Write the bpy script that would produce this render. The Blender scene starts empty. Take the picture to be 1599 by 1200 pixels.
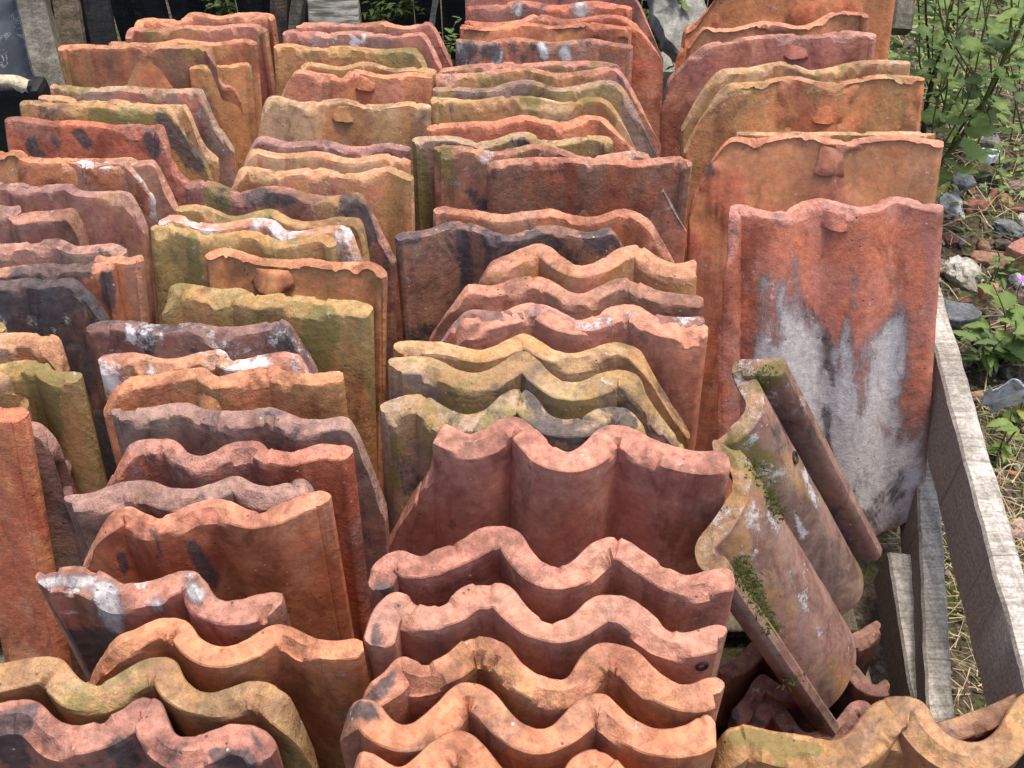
import bpy, bmesh, math, random
from mathutils import Vector, Matrix, noise

random.seed(7)
S = bpy.context.scene
COL = S.collection

# ------------------------------------------------------------------ camera
F = 1600.0                       # focal length in photo pixels (1599 wide)
PITCH = math.radians(47)
CAMZ = 1.35
cam_d = bpy.data.cameras.new('camera')
cam = bpy.data.objects.new('camera', cam_d)
COL.objects.link(cam)
cam.location = (0, 0, CAMZ)
cam.rotation_euler = (math.radians(90) - PITCH, 0, 0)
cam_d.sensor_width = 36
cam_d.lens = 36 * F / 1599
cam_d.clip_start = 0.05
cam_d.clip_end = 500
S.camera = cam

# ------------------------------------------------------------------ sky, sun, exposure
TO_SUN = Vector((0.20, 0.20, 0.95)).normalized()
sun_el = math.asin(TO_SUN.z)
sun_az = math.atan2(TO_SUN.x, TO_SUN.y)
W = bpy.data.worlds.new('World')
S.world = W
W.use_nodes = True
wn = W.node_tree
wn.nodes.clear()
sky = wn.nodes.new('ShaderNodeTexSky')
sky.sky_type = 'NISHITA'
sky.sun_disc = False
sky.sun_elevation = sun_el
sky.sun_rotation = sun_az
sky.air_density = 1.0
sky.dust_density = 4.0
sky.ozone_density = 1.0
bg = wn.nodes.new('ShaderNodeBackground')
bg.inputs[1].default_value = 0.15
wo = wn.nodes.new('ShaderNodeOutputWorld')
wn.links.new(sky.outputs[0], bg.inputs[0])
wn.links.new(bg.outputs[0], wo.inputs[0])
sl = bpy.data.lights.new('sun', 'SUN')
sl.energy = 1.35
sl.angle = math.radians(11.0)
sl.color = (1.0, 0.95, 0.87)
so = bpy.data.objects.new('sun', sl)
COL.objects.link(so)
so.rotation_euler = (-TO_SUN).to_track_quat('-Z', 'Y').to_euler()
S.view_settings.view_transform = 'Standard'
S.view_settings.look = 'None'
S.view_settings.exposure = 1.03
S.view_settings.gamma = 1
S.cycles.max_bounces = 6
S.cycles.diffuse_bounces = 3
S.cycles.glossy_bounces = 2
S.cycles.transmission_bounces = 3

# ------------------------------------------------------------------ helpers
RIGHT = Vector((1, 0, 0))
FWD = Vector((0, math.cos(PITCH), -math.sin(PITCH)))
UP = Vector((0, math.sin(PITCH), math.cos(PITCH)))
EYE = Vector((0, 0, CAMZ))


def ray(x, y):
    return FWD + RIGHT * ((x - 799.5) / F) - UP * ((y - 600) / F)


def onz(x, y, z):
    r = ray(x, y)
    return EYE + r * ((z - CAMZ) / r.z)


def ony(x, y, Y):
    r = ray(x, y)
    return EYE + r * (Y / r.y)


def tag(o, label=None, cat=None, group=None, kind=None):
    if label: o['label'] = label
    if cat: o['category'] = cat
    if group: o['group'] = group
    if kind or cat: o['kind'] = kind or 'thing'
    return o


def link(name, me, mat=None, parent=None):
    o = bpy.data.objects.new(name, me)
    COL.objects.link(o)
    if mat is not None and me is not None and len(me.materials) == 0:
        me.materials.append(mat)
    if parent is not None:
        o.parent = parent
    return o


def empty(name, loc):
    o = bpy.data.objects.new(name, None)
    COL.objects.link(o)
    o.location = loc
    o.empty_display_size = 0.05
    return o


def mesh(name, vs, fs, smooth=True, angle=None):
    me = bpy.data.meshes.new(name)
    me.from_pydata([tuple(v) for v in vs], [], fs)
    me.validate()
    me.update()
    if smooth:
        me.polygons.foreach_set('use_smooth', [True] * len(me.polygons))
        if angle:
            me.set_sharp_from_angle(angle=math.radians(angle))
    return me


def nz(p, s, seed=0.0):
    return noise.noise(Vector((p[0] * s + seed * 3.17, p[1] * s - seed * 1.31, p[2] * s + seed * 7.7)))


# ------------------------------------------------------------------ node helpers
class NT:
    def __init__(self, name):
        self.m = bpy.data.materials.new(name)
        self.m.use_nodes = True
        self.t = self.m.node_tree
        self.t.nodes.clear()
        self.out = self.t.nodes.new('ShaderNodeOutputMaterial')
        self.b = self.t.nodes.new('ShaderNodeBsdfPrincipled')
        self.t.links.new(self.b.outputs[0], self.out.inputs[0])
        self.tc = self.t.nodes.new('ShaderNodeTexCoord').outputs['Object']

    def put(self, sock, v):
        if isinstance(v, bpy.types.NodeSocket):
            self.t.links.new(v, sock)
        elif v is not None:
            if isinstance(v, (tuple, list)) and len(v) == 3 and sock.type == 'RGBA':
                v = (*v, 1)
            sock.default_value = v

    def attr(self, name, typ='OBJECT', out='Fac'):
        n = self.t.nodes.new('ShaderNodeAttribute')
        n.attribute_type = typ
        n.attribute_name = name
        return n.outputs[out]

    def math(self, op, a, b=None, c=None, clamp=False):
        n = self.t.nodes.new('ShaderNodeMath')
        n.operation = op
        n.use_clamp = clamp
        for i, v in enumerate((a, b, c)):
            if v is not None: self.put(n.inputs[i], v)
        return n.outputs[0]

    def shift(self, vec, w):
        if w is None: return vec
        n = self.t.nodes.new('ShaderNodeVectorMath')
        n.operation = 'MULTIPLY_ADD'
        self.put(n.inputs[0], w)
        n.inputs[1].default_value = (3.71, -2.33, 5.93)
        self.put(n.inputs[2], vec)
        return n.outputs[0]

    def noise(self, scale, detail=4, rough=0.55, w=None, vec=None, dist=0.0, col=False):
        n = self.t.nodes.new('ShaderNodeTexNoise')
        self.put(n.inputs['Vector'], self.shift(vec if vec is not None else self.tc, w))
        n.inputs['Scale'].default_value = scale
        n.inputs['Detail'].default_value = detail
        n.inputs['Roughness'].default_value = rough
        n.inputs['Distortion'].default_value = dist
        return n.outputs[1 if col else 0]

    def voro(self, scale, vec=None, feature='F1', out='Distance', rnd=1.0, w=None):
        n = self.t.nodes.new('ShaderNodeTexVoronoi')
        n.feature = feature
        self.put(n.inputs['Vector'], self.shift(vec if vec is not None else self.tc, w))
        n.inputs['Scale'].default_value = scale
        n.inputs['Randomness'].default_value = rnd
        return n.outputs[out]

    def mapping(self, scale=(1, 1, 1), rot=(0, 0, 0), vec=None, loc=(0, 0, 0)):
        n = self.t.nodes.new('ShaderNodeMapping')
        self.put(n.inputs[0], vec if vec is not None else self.tc)
        n.inputs['Location'].default_value = loc
        n.inputs['Rotation'].default_value = rot
        n.inputs['Scale'].default_value = scale
        return n.outputs[0]

    def ramp(self, fac, lo, hi, a=0.0, b=1.0):
        n = self.t.nodes.new('ShaderNodeMapRange')
        n.interpolation_type = 'SMOOTHSTEP'
        self.put(n.inputs[0], fac)
        self.put(n.inputs[1], lo)
        self.put(n.inputs[2], hi)
        self.put(n.inputs[3], a)
        self.put(n.inputs[4], b)
        return n.outputs[0]

    def mix(self, fac, a, b, mode='MIX'):
        n = self.t.nodes.new('ShaderNodeMix')
        n.data_type = 'RGBA'
        n.blend_type = mode
        self.put(n.inputs[0], fac)
        self.put(n.inputs[6], a)
        self.put(n.inputs[7], b)
        return n.outputs[2]

    def bump(self, h, strength, dist, normal=None):
        n = self.t.nodes.new('ShaderNodeBump')
        n.inputs['Strength'].default_value = strength
        n.inputs['Distance'].default_value = dist
        self.put(n.inputs['Height'], h)
        if normal is not None: self.put(n.inputs['Normal'], normal)
        return n.outputs[0]

    def done(self, color, rough, normal=None, spec=0.3):
        self.put(self.b.inputs['Base Color'], color)
        self.put(self.b.inputs['Roughness'], rough)
        self.b.inputs['Specular IOR Level'].default_value = spec
        if normal is not None: self.put(self.b.inputs['Normal'], normal)
        return self.m


# ------------------------------------------------------------------ materials
def clay_material():
    T = NT('weathered_clay')
    seed = T.attr('seed')
    base = T.attr('base', out='Color')
    alt = T.attr('alt', out='Color')
    rimc = T.attr('rimcol', out='Color')
    rim = T.attr('rim', 'GEOMETRY')
    vd = T.attr('vdown', 'GEOMETRY')
    spall = T.attr('spall', 'GEOMETRY')
    aO, aD, aW, aG = T.attr('ochre'), T.attr('dark'), T.attr('white'), T.attr('grey')
    gl = T.attr('gloss')
    streak = T.mapping(scale=(1, 1, 0.30))
    gd = T.attr('greydown')
    grit = T.attr('grit')
    def ns(scale, detail=4, rough=0.55, off=0.0, vec=None, dist=0.0, k=1.9):
        n = T.noise(scale, detail, rough, T.math('ADD', seed, off) if off else seed, vec, dist)
        return T.math('MULTIPLY_ADD', T.math('SUBTRACT', n, 0.5), k, 0.5)
    big = ns(9, 5, 0.58, 0, streak, 0.8, k=2.6)
    mid = ns(24, 6, 0.66, 2.0, k=2.3)
    fine = ns(95, 4, 0.65, 4.0)
    grain = T.noise(480, 2, 0.5)
    # body colour: two firings running into each other
    c = T.mix(T.ramp(big, 0.38, 0.66), base, alt)
    # smoky kiln clouds and warm flashes
    sm = ns(11, 6, 0.64, 31.0, T.mapping(scale=(1, 1, 0.45)), 0.6, k=2.8)
    c = T.mix(T.ramp(sm, 0.52, 0.80, 0.0, 0.72), c, T.mix(1.0, c, (0.50, 0.40, 0.40), 'MULTIPLY'))
    c = T.mix(T.ramp(sm, 0.46, 0.24, 0.0, 0.60), c, T.mix(1.0, c, (1.16, 1.04, 0.96), 'MULTIPLY'))
    c = T.mix(T.ramp(mid, 0.45, 0.85, 0.0, 0.5), c, T.mix(1.0, c, (0.60, 0.52, 0.50), 'MULTIPLY'))
    c = T.mix(T.ramp(mid, 0.40, 0.15, 0.0, 0.4), c, T.mix(0.4, c, (0.60, 0.40, 0.27)))
    # flaked / fresh patches
    c = T.mix(T.math('MULTIPLY', spall, 0.75), c, T.mix(0.55, c, (0.50, 0.25, 0.09)))
    # worn rim shows the paler body of the clay, in patches
    rr = T.ramp(T.math('ADD', rim, T.math('MULTIPLY', T.math('SUBTRACT', mid, 0.5), 0.9)), 0.30, 0.85)
    c = T.mix(T.math('MULTIPLY', rr, 0.40), c, T.mix(1.0, rimc, T.ramp(sm, 0.3, 0.8, 1.05, 0.50), 'MULTIPLY'))
    # lichen: ochre crust, olive green in its damp parts; stronger near the exposed top
    top = T.ramp(vd, 0.0, 0.22, 0.10, -0.08)
    on = T.math('ADD', ns(13, 7, 0.68, 5.0, T.mapping(scale=(1, 1, 0.5)), 0.4, k=2.6), T.math('MULTIPLY_ADD', T.attr('po', 'GEOMETRY'), 0.6, top))
    thr = T.ramp(aO, 0.0, 1.0, 0.96, 0.34)
    thr.node.interpolation_type = 'LINEAR'
    mO = T.ramp(on, thr, T.math('ADD', thr, 0.26))
    c = T.mix(T.math('MULTIPLY', mO, 0.62), c, T.mix(mid, (0.50, 0.27, 0.088), (0.30, 0.165, 0.065)))
    gn = T.math('ADD', ns(10, 7, 0.66, 15.0, streak, k=2.6), T.math('MULTIPLY_ADD', T.attr('pv', 'GEOMETRY'), 0.75, T.math('MULTIPLY', top, 0.5)))  # pv holds green moss strokes, and painted shade on the bottom right tile
    mG = T.math('MULTIPLY', T.ramp(gn, T.math('ADD', thr, 0.06), T.math('ADD', thr, 0.26)), 0.80)
    c = T.mix(mG, c, T.mix(fine, (0.25, 0.195, 0.055), (0.115, 0.10, 0.032)))
    # crumbs of crust
    cr = T.math('MULTIPLY', T.ramp(fine, 0.58, 0.80), T.ramp(on, T.math('SUBTRACT', thr, 0.05), T.math('ADD', thr, 0.10)))
    c = T.mix(T.math('MULTIPLY', cr, 0.55), c, (0.16, 0.12, 0.06))
    # grey-blue mortar bloom
    gg = ns(10, 8, 0.72, 45.0, T.mapping(scale=(1.5, 1.5, 0.30)), 0.5, k=2.5)
    gg = T.math('ADD', gg, T.math('MULTIPLY', gd, T.ramp(vd, 0.09, 0.19, -0.6, 0.0)))
    gg = T.math('ADD', gg, T.math('MULTIPLY', T.attr('pg', 'GEOMETRY'), 0.80))
    thr = T.ramp(aG, 0.0, 1.0, 1.05, 0.15)
    thr.node.interpolation_type = 'LINEAR'
    mB = T.ramp(gg, T.math('SUBTRACT', thr, 0.12), T.math('ADD', thr, 0.48))
    c = T.mix(T.math('MULTIPLY', mB, 0.85), c, T.mix(T.ramp(gg, T.math('ADD', thr, 0.15), T.math('ADD', thr, 0.70)), (0.115, 0.108, 0.108), (0.46, 0.445, 0.42)))
    # black sooty stain
    dn = ns(12, 8, 0.70, 70.0, T.mapping(scale=(1, 1, 0.5)), 0.5, k=3.2)
    dn = T.math('ADD', dn, T.math('MULTIPLY', T.attr('pd', 'GEOMETRY'), 0.66))
    thr = T.ramp(aD, 0.0, 1.0, 0.98, 0.14)
    thr.node.interpolation_type = 'LINEAR'
    mD = T.ramp(dn, thr, T.math('ADD', thr, 0.32))
    c = T.mix(T.math('MULTIPLY', mD, 0.85), c, T.mix(fine, (0.030, 0.027, 0.030), (0.095, 0.075, 0.072)))
    # white lime
    ln = T.math('ADD', ns(17, 8, 0.80, 99.0, k=3.3), T.math('MULTIPLY', top, 1.1))
    ln = T.math('ADD', ln, T.math('MULTIPLY', T.attr('pw', 'GEOMETRY'), 0.47))
    thr = T.ramp(aW, 0.0, 1.0, 1.02, 0.28)
    thr.node.interpolation_type = 'LINEAR'
    mW = T.ramp(ln, thr, T.math('ADD', thr, 0.34))
    c = T.mix(T.math('MULTIPLY', mW, 0.80), c, T.mix(fine, (0.78, 0.76, 0.73), (0.50, 0.44, 0.41)))
    # pores and flecks
    vo = T.voro(85, w=seed)
    sp = T.math('MULTIPLY', T.ramp(vo, 0.08, 0.15, 1.0, 0.0), T.ramp(T.math('MULTIPLY_ADD', rim, 0.05, mid), 0.56, 0.76))
    c = T.mix(T.math('MULTIPLY', sp, 0.75), c, (0.05, 0.035, 0.03))
    vo2 = T.voro(55, w=T.math('ADD', seed, 3.3))
    sp2 = T.math('MULTIPLY', T.ramp(vo2, 0.06, 0.10, 1.0, 0.0), T.ramp(big, 0.52, 0.66))
    c = T.mix(T.math('MULTIPLY', sp2, 0.6), c, (0.62, 0.50, 0.42))
    # grime in the roughness of the rim
    gr = ns(38, 6, 0.7, 120.0, k=2.6)
    c = T.mix(T.math('MULTIPLY', T.ramp(gr, 0.56, 0.92), T.math('MULTIPLY_ADD', rim, 0.06, 0.22)), c, (0.13, 0.085, 0.06))
    # hairline cracks and scratches
    sc = T.noise(34, 2, 0.5, seed, T.mapping(scale=(1, 1, 0.12), rot=(0.2, 0.7, 0.3)))
    c = T.mix(T.ramp(T.math('ABSOLUTE', T.math('SUBTRACT', sc, 0.5)), 0.0, 0.006, 0.30, 0.0), c, (0.10, 0.05, 0.04))
    c = T.mix(T.math('MULTIPLY', grit, 0.5), c, T.mix(1.0, c, T.ramp(grain, 0.25, 0.75, 0.72, 1.28), 'MULTIPLY'))
    c = T.mix(T.math('MULTIPLY_ADD', rim, 0.4, 0.5), c, T.mix(1.0, c, T.ramp(fine, 0.15, 0.85, 0.70, 1.26), 'MULTIPLY'))
    h = T.math('MULTIPLY', T.math('ADD', T.math('MULTIPLY', fine, 0.6), T.math('MULTIPLY', grain, 0.26)), T.math('MULTIPLY_ADD', rim, 0.9, grit))
    h = T.math('ADD', h, T.math('MULTIPLY', mid, 0.45))
    h = T.math('SUBTRACT', h, T.math('MULTIPLY', sp, 0.9))
    h = T.math('ADD', h, T.math('MULTIPLY', T.math('ADD', mW, T.math('MULTIPLY', mO, 0.6)), 0.35))
    h = T.math('ADD', h, T.math('MULTIPLY', mB, 0.35))
    nrm = T.bump(h, 0.65, 0.0024)
    ro = T.math('SUBTRACT', T.ramp(mid, 0.3, 0.7, 0.92, 0.76), T.math('MULTIPLY', gl, T.ramp(fine, 0.3, 0.7, 0.42, 0.28)))
    return T.done(c, ro, nrm, 0.32)


def wood_material(name, c1, c2, c3, axis='Y', sc=1.0, side=None):
    T = NT(name)
    seed = T.attr('seed')
    st = {'X': (0.06, 1, 1), 'Y': (1, 0.06, 1), 'Z': (1, 1, 0.06)}[axis]
    g = T.noise(60 * sc, 5, 0.6, seed, T.mapping(scale=st), 0.5)
    st2 = {'X': (1, 0.12, 0.12), 'Y': (0.12, 1, 0.12), 'Z': (0.12, 0.12, 1)}[axis]
    saw = T.noise(170 * sc, 3, 0.7, seed, T.mapping(scale=st2))
    b = T.noise(9, 5, 0.6, seed)
    c = T.mix(T.ramp(g, 0.35, 0.65), c1, c2)
    c = T.mix(T.ramp(b, 0.42, 0.66, 0.0, 0.8), c, c3)
    c = T.mix(T.ramp(saw, 0.40, 0.66, 0.0, 0.55), c, T.mix(1.0, c, (0.42, 0.40, 0.37), 'MULTIPLY'))
    gn = T.noise(12, 6, 0.65, T.math('ADD', seed, 9.0))
    c = T.mix(T.ramp(gn, 0.56, 0.72, 0.0, 0.45), c, (0.13, 0.13, 0.055))
    if side:  # browner inner face, with its shade beside the tiles put into the colour
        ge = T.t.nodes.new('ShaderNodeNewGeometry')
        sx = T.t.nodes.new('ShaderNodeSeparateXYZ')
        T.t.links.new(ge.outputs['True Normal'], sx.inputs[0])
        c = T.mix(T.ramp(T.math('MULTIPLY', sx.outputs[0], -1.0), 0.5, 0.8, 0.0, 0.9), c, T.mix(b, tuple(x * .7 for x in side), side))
    f = T.noise(240, 3, 0.6, seed)
    ck = T.noise(5.0, 1, 0.5, seed, T.mapping(scale={'X': (1, .05, .05), 'Y': (.05, 1, .05), 'Z': (.05, .05, 1)}[axis]))
    c = T.mix(T.ramp(T.math('ABSOLUTE', T.math('SUBTRACT', T.math('ADD', ck, T.math('MULTIPLY', T.math('SUBTRACT', b, .5), .02)), .5)), .0, .006, .5, .0), c, (0.05, 0.042, 0.034))
    kn = T.voro(6.5, T.mapping(scale={'X': (.3, 1, 1), 'Y': (1, .3, 1), 'Z': (1, 1, .3)}[axis]), w=seed)
    c = T.mix(T.ramp(kn, .05, .12, .75, .0), c, (0.085, 0.06, 0.045))
    c = T.mix(0.6, c, T.mix(1.0, c, T.ramp(f, 0.3, 0.7, 0.55, 1.35), 'MULTIPLY'))
    h = T.math('ADD', T.math('ADD', g, T.math('MULTIPLY', saw, 0.8)), T.math('MULTIPLY', f, 0.3))
    return T.done(c, 0.9, T.bump(h, 0.7, 0.003), 0.2)


def stone_material():
    T = NT('rubble_stone')
    seed = T.attr('seed')
    base = T.attr('base', out='Color')
    alt = T.attr('alt', out='Color')
    n1 = T.noise(26, 7, 0.68, seed)
    n2 = T.noise(130, 5, 0.7, seed)
    c = T.mix(T.ramp(n1, 0.40, 0.60), base, alt)
    c = T.mix(T.ramp(T.noise(40, 6, 0.65, T.math('ADD', seed, 4.0)), 0.56, 0.68, 0.0, 0.6), c, (0.12, 0.10, 0.06))
    c = T.mix(0.8, c, T.mix(1.0, c, T.ramp(n2, 0.3, 0.7, 0.55, 1.4), 'MULTIPLY'))
    h = T.math('ADD', n1, T.math('MULTIPLY', n2, 0.6))
    return T.done(c, 0.92, T.bump(h, 0.9, 0.006), 0.2)


def ground_material():
    T = NT('yard_soil')
    n1 = T.noise(5, 7, 0.65)
    n2 = T.noise(38, 7, 0.7)
    n3 = T.noise(160, 4, 0.7)
    c = T.mix(T.ramp(n2, 0.35, 0.65), (0.045, 0.032, 0.022), (0.14, 0.10, 0.065))
    c = T.mix(T.ramp(n1, 0.46, 0.60, 0.0, 0.85), c, T.mix(n3, (0.05, 0.065, 0.015), (0.13, 0.13, 0.04)))
    g = T.voro(70)
    c = T.mix(T.ramp(T.noise(22, 4, 0.6), 0.50, 0.62, 0.0, 0.8), c, T.mix(T.ramp(T.voro(70, out='Distance'), .1, .6), (0.30, 0.24, 0.18), (0.10, 0.075, 0.055)))
    c = T.mix(0.8, c, T.mix(1.0, c, T.ramp(n3, 0.25, 0.75, 0.45, 1.5), 'MULTIPLY'))
    h = T.math('ADD', T.math('MULTIPLY', n2, 1.0), T.math('SUBTRACT', T.math('MULTIPLY', n3, 0.5), T.math('MULTIPLY', g, 0.5)))
    return T.done(c, 0.95, T.bump(h, 1.0, 0.012), 0.15)


def leaf_material():
    T = NT('leaf_green')
    base = T.attr('base', out='Color')
    alt = T.attr('alt', out='Color')
    n = T.noise(30, 5, 0.6)
    n2 = T.noise(150, 3, 0.6)
    edge = T.attr('edge', 'GEOMETRY')
    c = T.mix(T.ramp(n, 0.4, 0.62), base, alt)
    vein = T.attr('vein', 'GEOMETRY')
    c = T.mix(T.math('MULTIPLY', vein, 0.45), c, T.mix(0.5, c, (0.35, 0.42, 0.14)))
    c = T.mix(T.ramp(T.math('ADD', n2, T.math('MULTIPLY', edge, 0.06)), 0.64, 0.72, 0.0, 0.7), c, (0.16, 0.12, 0.03))
    T.done(c, 0.55, T.bump(n2, 0.3, 0.002), 0.35)
    tr = T.t.nodes.new('ShaderNodeBsdfTranslucent')
    T.put(tr.inputs[0], T.mix(1.0, c, (1.15, 1.25, 0.5), 'MULTIPLY'))
    ms = T.t.nodes.new('ShaderNodeMixShader')
    ms.inputs[0].default_value = 0.33
    T.t.links.new(T.b.outputs[0], ms.inputs[1])
    T.t.links.new(tr.outputs[0], ms.inputs[2])
    T.t.links.new(ms.outputs[0], T.out.inputs[0])
    return T.m


def plain(name, c1, c2, rough=0.8, scale=30, bump=0.4, spec=0.25, bd=0.003):
    T = NT(name)
    n = T.noise(scale, 6, 0.65)
    n2 = T.noise(scale * 6, 4, 0.65)
    c = T.mix(T.ramp(n, 0.35, 0.65), c1, c2)
    c = T.mix(0.6, c, T.mix(1.0, c, T.ramp(n2, 0.3, 0.7, 0.6, 1.35), 'MULTIPLY'))
    return T.done(c, rough, T.bump(T.math('ADD', n, T.math('MULTIPLY', n2, 0.4)), bump, bd), spec)


M_CLAY = clay_material()
M_STONE = stone_material()
M_SOIL = ground_material()
M_LEAF = leaf_material()
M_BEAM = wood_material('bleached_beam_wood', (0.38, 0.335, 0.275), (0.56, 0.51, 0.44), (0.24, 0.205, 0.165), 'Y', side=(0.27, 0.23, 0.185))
M_GREYWOOD = wood_material('grey_weathered_wood', (0.26, 0.235, 0.195), (0.40, 0.365, 0.31), (0.17, 0.15, 0.12), 'Z')
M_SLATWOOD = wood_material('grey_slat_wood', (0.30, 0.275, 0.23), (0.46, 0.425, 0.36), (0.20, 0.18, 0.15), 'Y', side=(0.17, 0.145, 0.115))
M_POSTWOOD = wood_material('shade_tinted_post_wood', (0.12, 0.11, 0.085), (0.20, 0.185, 0.145), (0.07, 0.065, 0.05), 'Z')  # wood darkened to put the shade at the back into its colour
M_BROWNWOOD = wood_material('brown_old_wood', (0.09, 0.065, 0.045), (0.16, 0.12, 0.085), (0.05, 0.04, 0.03), 'Z')
M_DARKWOOD = wood_material('shade_tinted_dark_wood', (0.022, 0.021, 0.022), (0.040, 0.038, 0.038), (0.012, 0.012, 0.013), 'Z')  # dark boards, made near black to put the background shade into their colour
M_PALLET = wood_material('pallet_board_wood', (0.14, 0.11, 0.08), (0.22, 0.18, 0.13), (0.08, 0.065, 0.05), 'X')
M_STEM = plain('plant_stem', (0.10, 0.060, 0.035), (0.06, 0.05, 0.025), 0.7, 60)
M_GSTEM = plain('green_stem', (0.10, 0.14, 0.035), (0.13, 0.10, 0.04), 0.6, 60)
M_STRAW = plain('dry_straw', (0.48, 0.38, 0.21), (0.33, 0.25, 0.13), 0.7, 40)
M_GRASS = plain('grass_blade', (0.075, 0.12, 0.025), (0.14, 0.17, 0.045), 0.55, 20)
M_MOSS = plain('moss', (0.045, 0.05, 0.016), (0.10, 0.10, 0.03), 0.95, 90, 1.0)
M_SLATE = plain('slate_sheet', (0.085, 0.095, 0.11), (0.15, 0.16, 0.18), 0.6, 14, 0.4)
M_BLACK = plain('black_plastic', (0.012, 0.012, 0.013), (0.022, 0.022, 0.022), 0.6, 20)
M_FRAY = plain('frayed_fibre', (0.55, 0.48, 0.34), (0.36, 0.29, 0.18), 0.85, 60)
M_CONC = plain('grey_concrete', (0.17, 0.165, 0.14), (0.30, 0.29, 0.25), 0.9, 26, 0.8)
M_WHITE = plain('white_ceramic', (0.80, 0.79, 0.76), (0.72, 0.71, 0.67), 0.5, 20, 0.2)
M_HOLE = plain('hole_shadow_clay', (0.035, 0.02, 0.015), (0.05, 0.03, 0.02), 0.95, 40)
M_PETAL = plain('purple_petal', (0.45, 0.16, 0.55), (0.35, 0.12, 0.5), 0.6, 50)
M_YELLOW = plain('yellow_petal', (0.62, 0.52, 0.06), (0.5, 0.42, 0.06), 0.6, 50)
TP = NT('clear_plastic')
_c = TP.mix(TP.ramp(TP.noise(18, 5, 0.6), 0.4, 0.6), (0.62, 0.63, 0.66), (0.36, 0.37, 0.40))
TP.done(_c, 0.28, TP.bump(TP.noise(40, 4, 0.6), 0.5, 0.004), 0.5)
TP.b.inputs['Transmission Weight'].default_value = 0.25
M_PLASTIC = TP.m

# ------------------------------------------------------------------ the setting
GN = 150
vs, fs = [], []
gx = [-3.0 + 8.0 * i / GN for i in range(GN + 1)]
gy = [-1.0 + 7.0 * i / GN for i in range(GN + 1)]
def ground_z(x, y):
    return 0.020 * nz((x, y, 0), 3.0) + 0.010 * nz((x, y, 0), 9.0) - 0.012
for yy in gy:
    for xx in gx:
        vs.append((xx, yy, ground_z(xx, yy)))
R = GN + 1
for j in range(GN):
    for i in range(GN):
        fs.append((j * R + i, j * R + i + 1, (j + 1) * R + i + 1, (j + 1) * R + i))
# far skirt out to the horizon
k = len(vs)
for (x, y) in ((-200, -200), (200, -200), (200, 200), (-200, 200)):
    vs.append((x, y, -0.05))
c0, c1, c2, c3 = 0, GN, R * R - 1, R * GN
fs += [(k, k + 1, c1, c0), (k + 1, k + 2, c2, c1), (k + 2, k + 3, c3, c2), (k + 3, k, c0, c3)]
tag(link('ground', mesh('ground', vs, fs), M_SOIL), kind='structure')


def box(name, a, b, w, h, mat, parent=None, wdir=None, seg=10, rough=0.0015, seed=None, taper=1.0):
    """A worn board from a to b: a/b are the centres of its end faces, w across, h the other way."""
    a, b = Vector(a), Vector(b)
    d = (b - a).normalized()
    wd = Vector(wdir) if wdir is not None else Vector((0, 0, 1)).cross(d)
    wd = (wd - d * wd.dot(d)).normalized()
    hd = d.cross(wd).normalized()
    sd = seed if seed is not None else random.uniform(0, 90)
    bev = min(w, h) * 0.10
    ring = [(-w / 2 + bev, -h / 2), (w / 2 - bev, -h / 2), (w / 2, -h / 2 + bev), (w / 2, h / 2 - bev),
            (w / 2 - bev, h / 2), (-w / 2 + bev, h / 2), (-w / 2, h / 2 - bev), (-w / 2, -h / 2 + bev)]
    vs, fs = [], []
    o = (a + b) / 2
    for i in range(seg + 1):
        p = a.lerp(b, i / seg)
        k = 1 + (taper - 1) * i / seg
        for (u, v) in ring:
            q = p + wd * u * k + hd * v * k
            q = q + wd * rough * nz(q, 30, sd) + hd * rough * nz(q, 27, sd + 4)
            vs.append(q - o)
    for i in range(seg):
        for j in range(8):
            fs.append((i * 8 + j, i * 8 + (j + 1) % 8, (i + 1) * 8 + (j + 1) % 8, (i + 1) * 8 + j))
    fs.append(tuple(reversed(range(8))))
    fs.append(tuple(range(seg * 8, seg * 8 + 8)))
    me = mesh(name, vs, fs, True, 40)
    ob = link(name, me, mat)
    ob.location = o
    ob['seed'] = sd
    if parent is not None:
        ob.parent = parent
        ob.location = o - parent.location
    return ob


# pallet under the tiles
pal = empty('timber_pallet', (0, 1.0, 0))
tag(pal, 'low timber pallet under all the standing tiles', 'pallet')
yy = 0.12
while yy < 2.0:
    box('deck_board', (-1.15, yy, 0.016), (0.50, yy, 0.016), 0.095, 0.02, M_PALLET, pal, wdir=(0, 1, 0))
    yy += 0.135

# crate rails at the right
p0, p1 = onz(1550, 800, 0.30), onz(1469, 511, 0.30)
d = (p1 - p0).normalized()
bm_ = box('crate_rail', p0 - d * 0.42 - Vector((0, 0, .055)), p1 + d * 0.75 - Vector((0, 0, .055)), 0.036, 0.11, M_BEAM,
          wdir=(1, 0, 0), seg=60, rough=0.0022)
tag(bm_, 'pale bleached timber rail standing on edge along the right of the tiles', 'timber rail')
p0, p1 = onz(1461, 965, 0.15), onz(1452, 800, 0.15)
d = (p1 - p0).normalized()
b2 = box('timber_batten', p0 - d * 0.30 - Vector((0, 0, .045)), p1 + d * 0.5 - Vector((0, 0, .045)), 0.033, 0.09, M_SLATWOOD,
         wdir=(1, 0, 0), seg=50, rough=0.002)
tag(b2, 'narrow grey slat lying between the bleached rail and the shaded slat', 'timber slat', 'slats inside the rail')
p0, p1 = onz(1443, 1087, 0.11), onz(1400, 837, 0.11)
d = (p1 - p0).normalized()
b3 = box('timber_batten', p0 - d * 0.2 - Vector((0, 0, .04)), p1 - d * 0.03 - Vector((0, 0, .04)), 0.034, 0.08, M_SLATWOOD,
         wdir=(1, 0, 0), seg=50, rough=0.002)
tag(b3, 'grey slat half shaded below the big smeared tile, innermost of the slats', 'timber slat', 'slats inside the rail')

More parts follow.
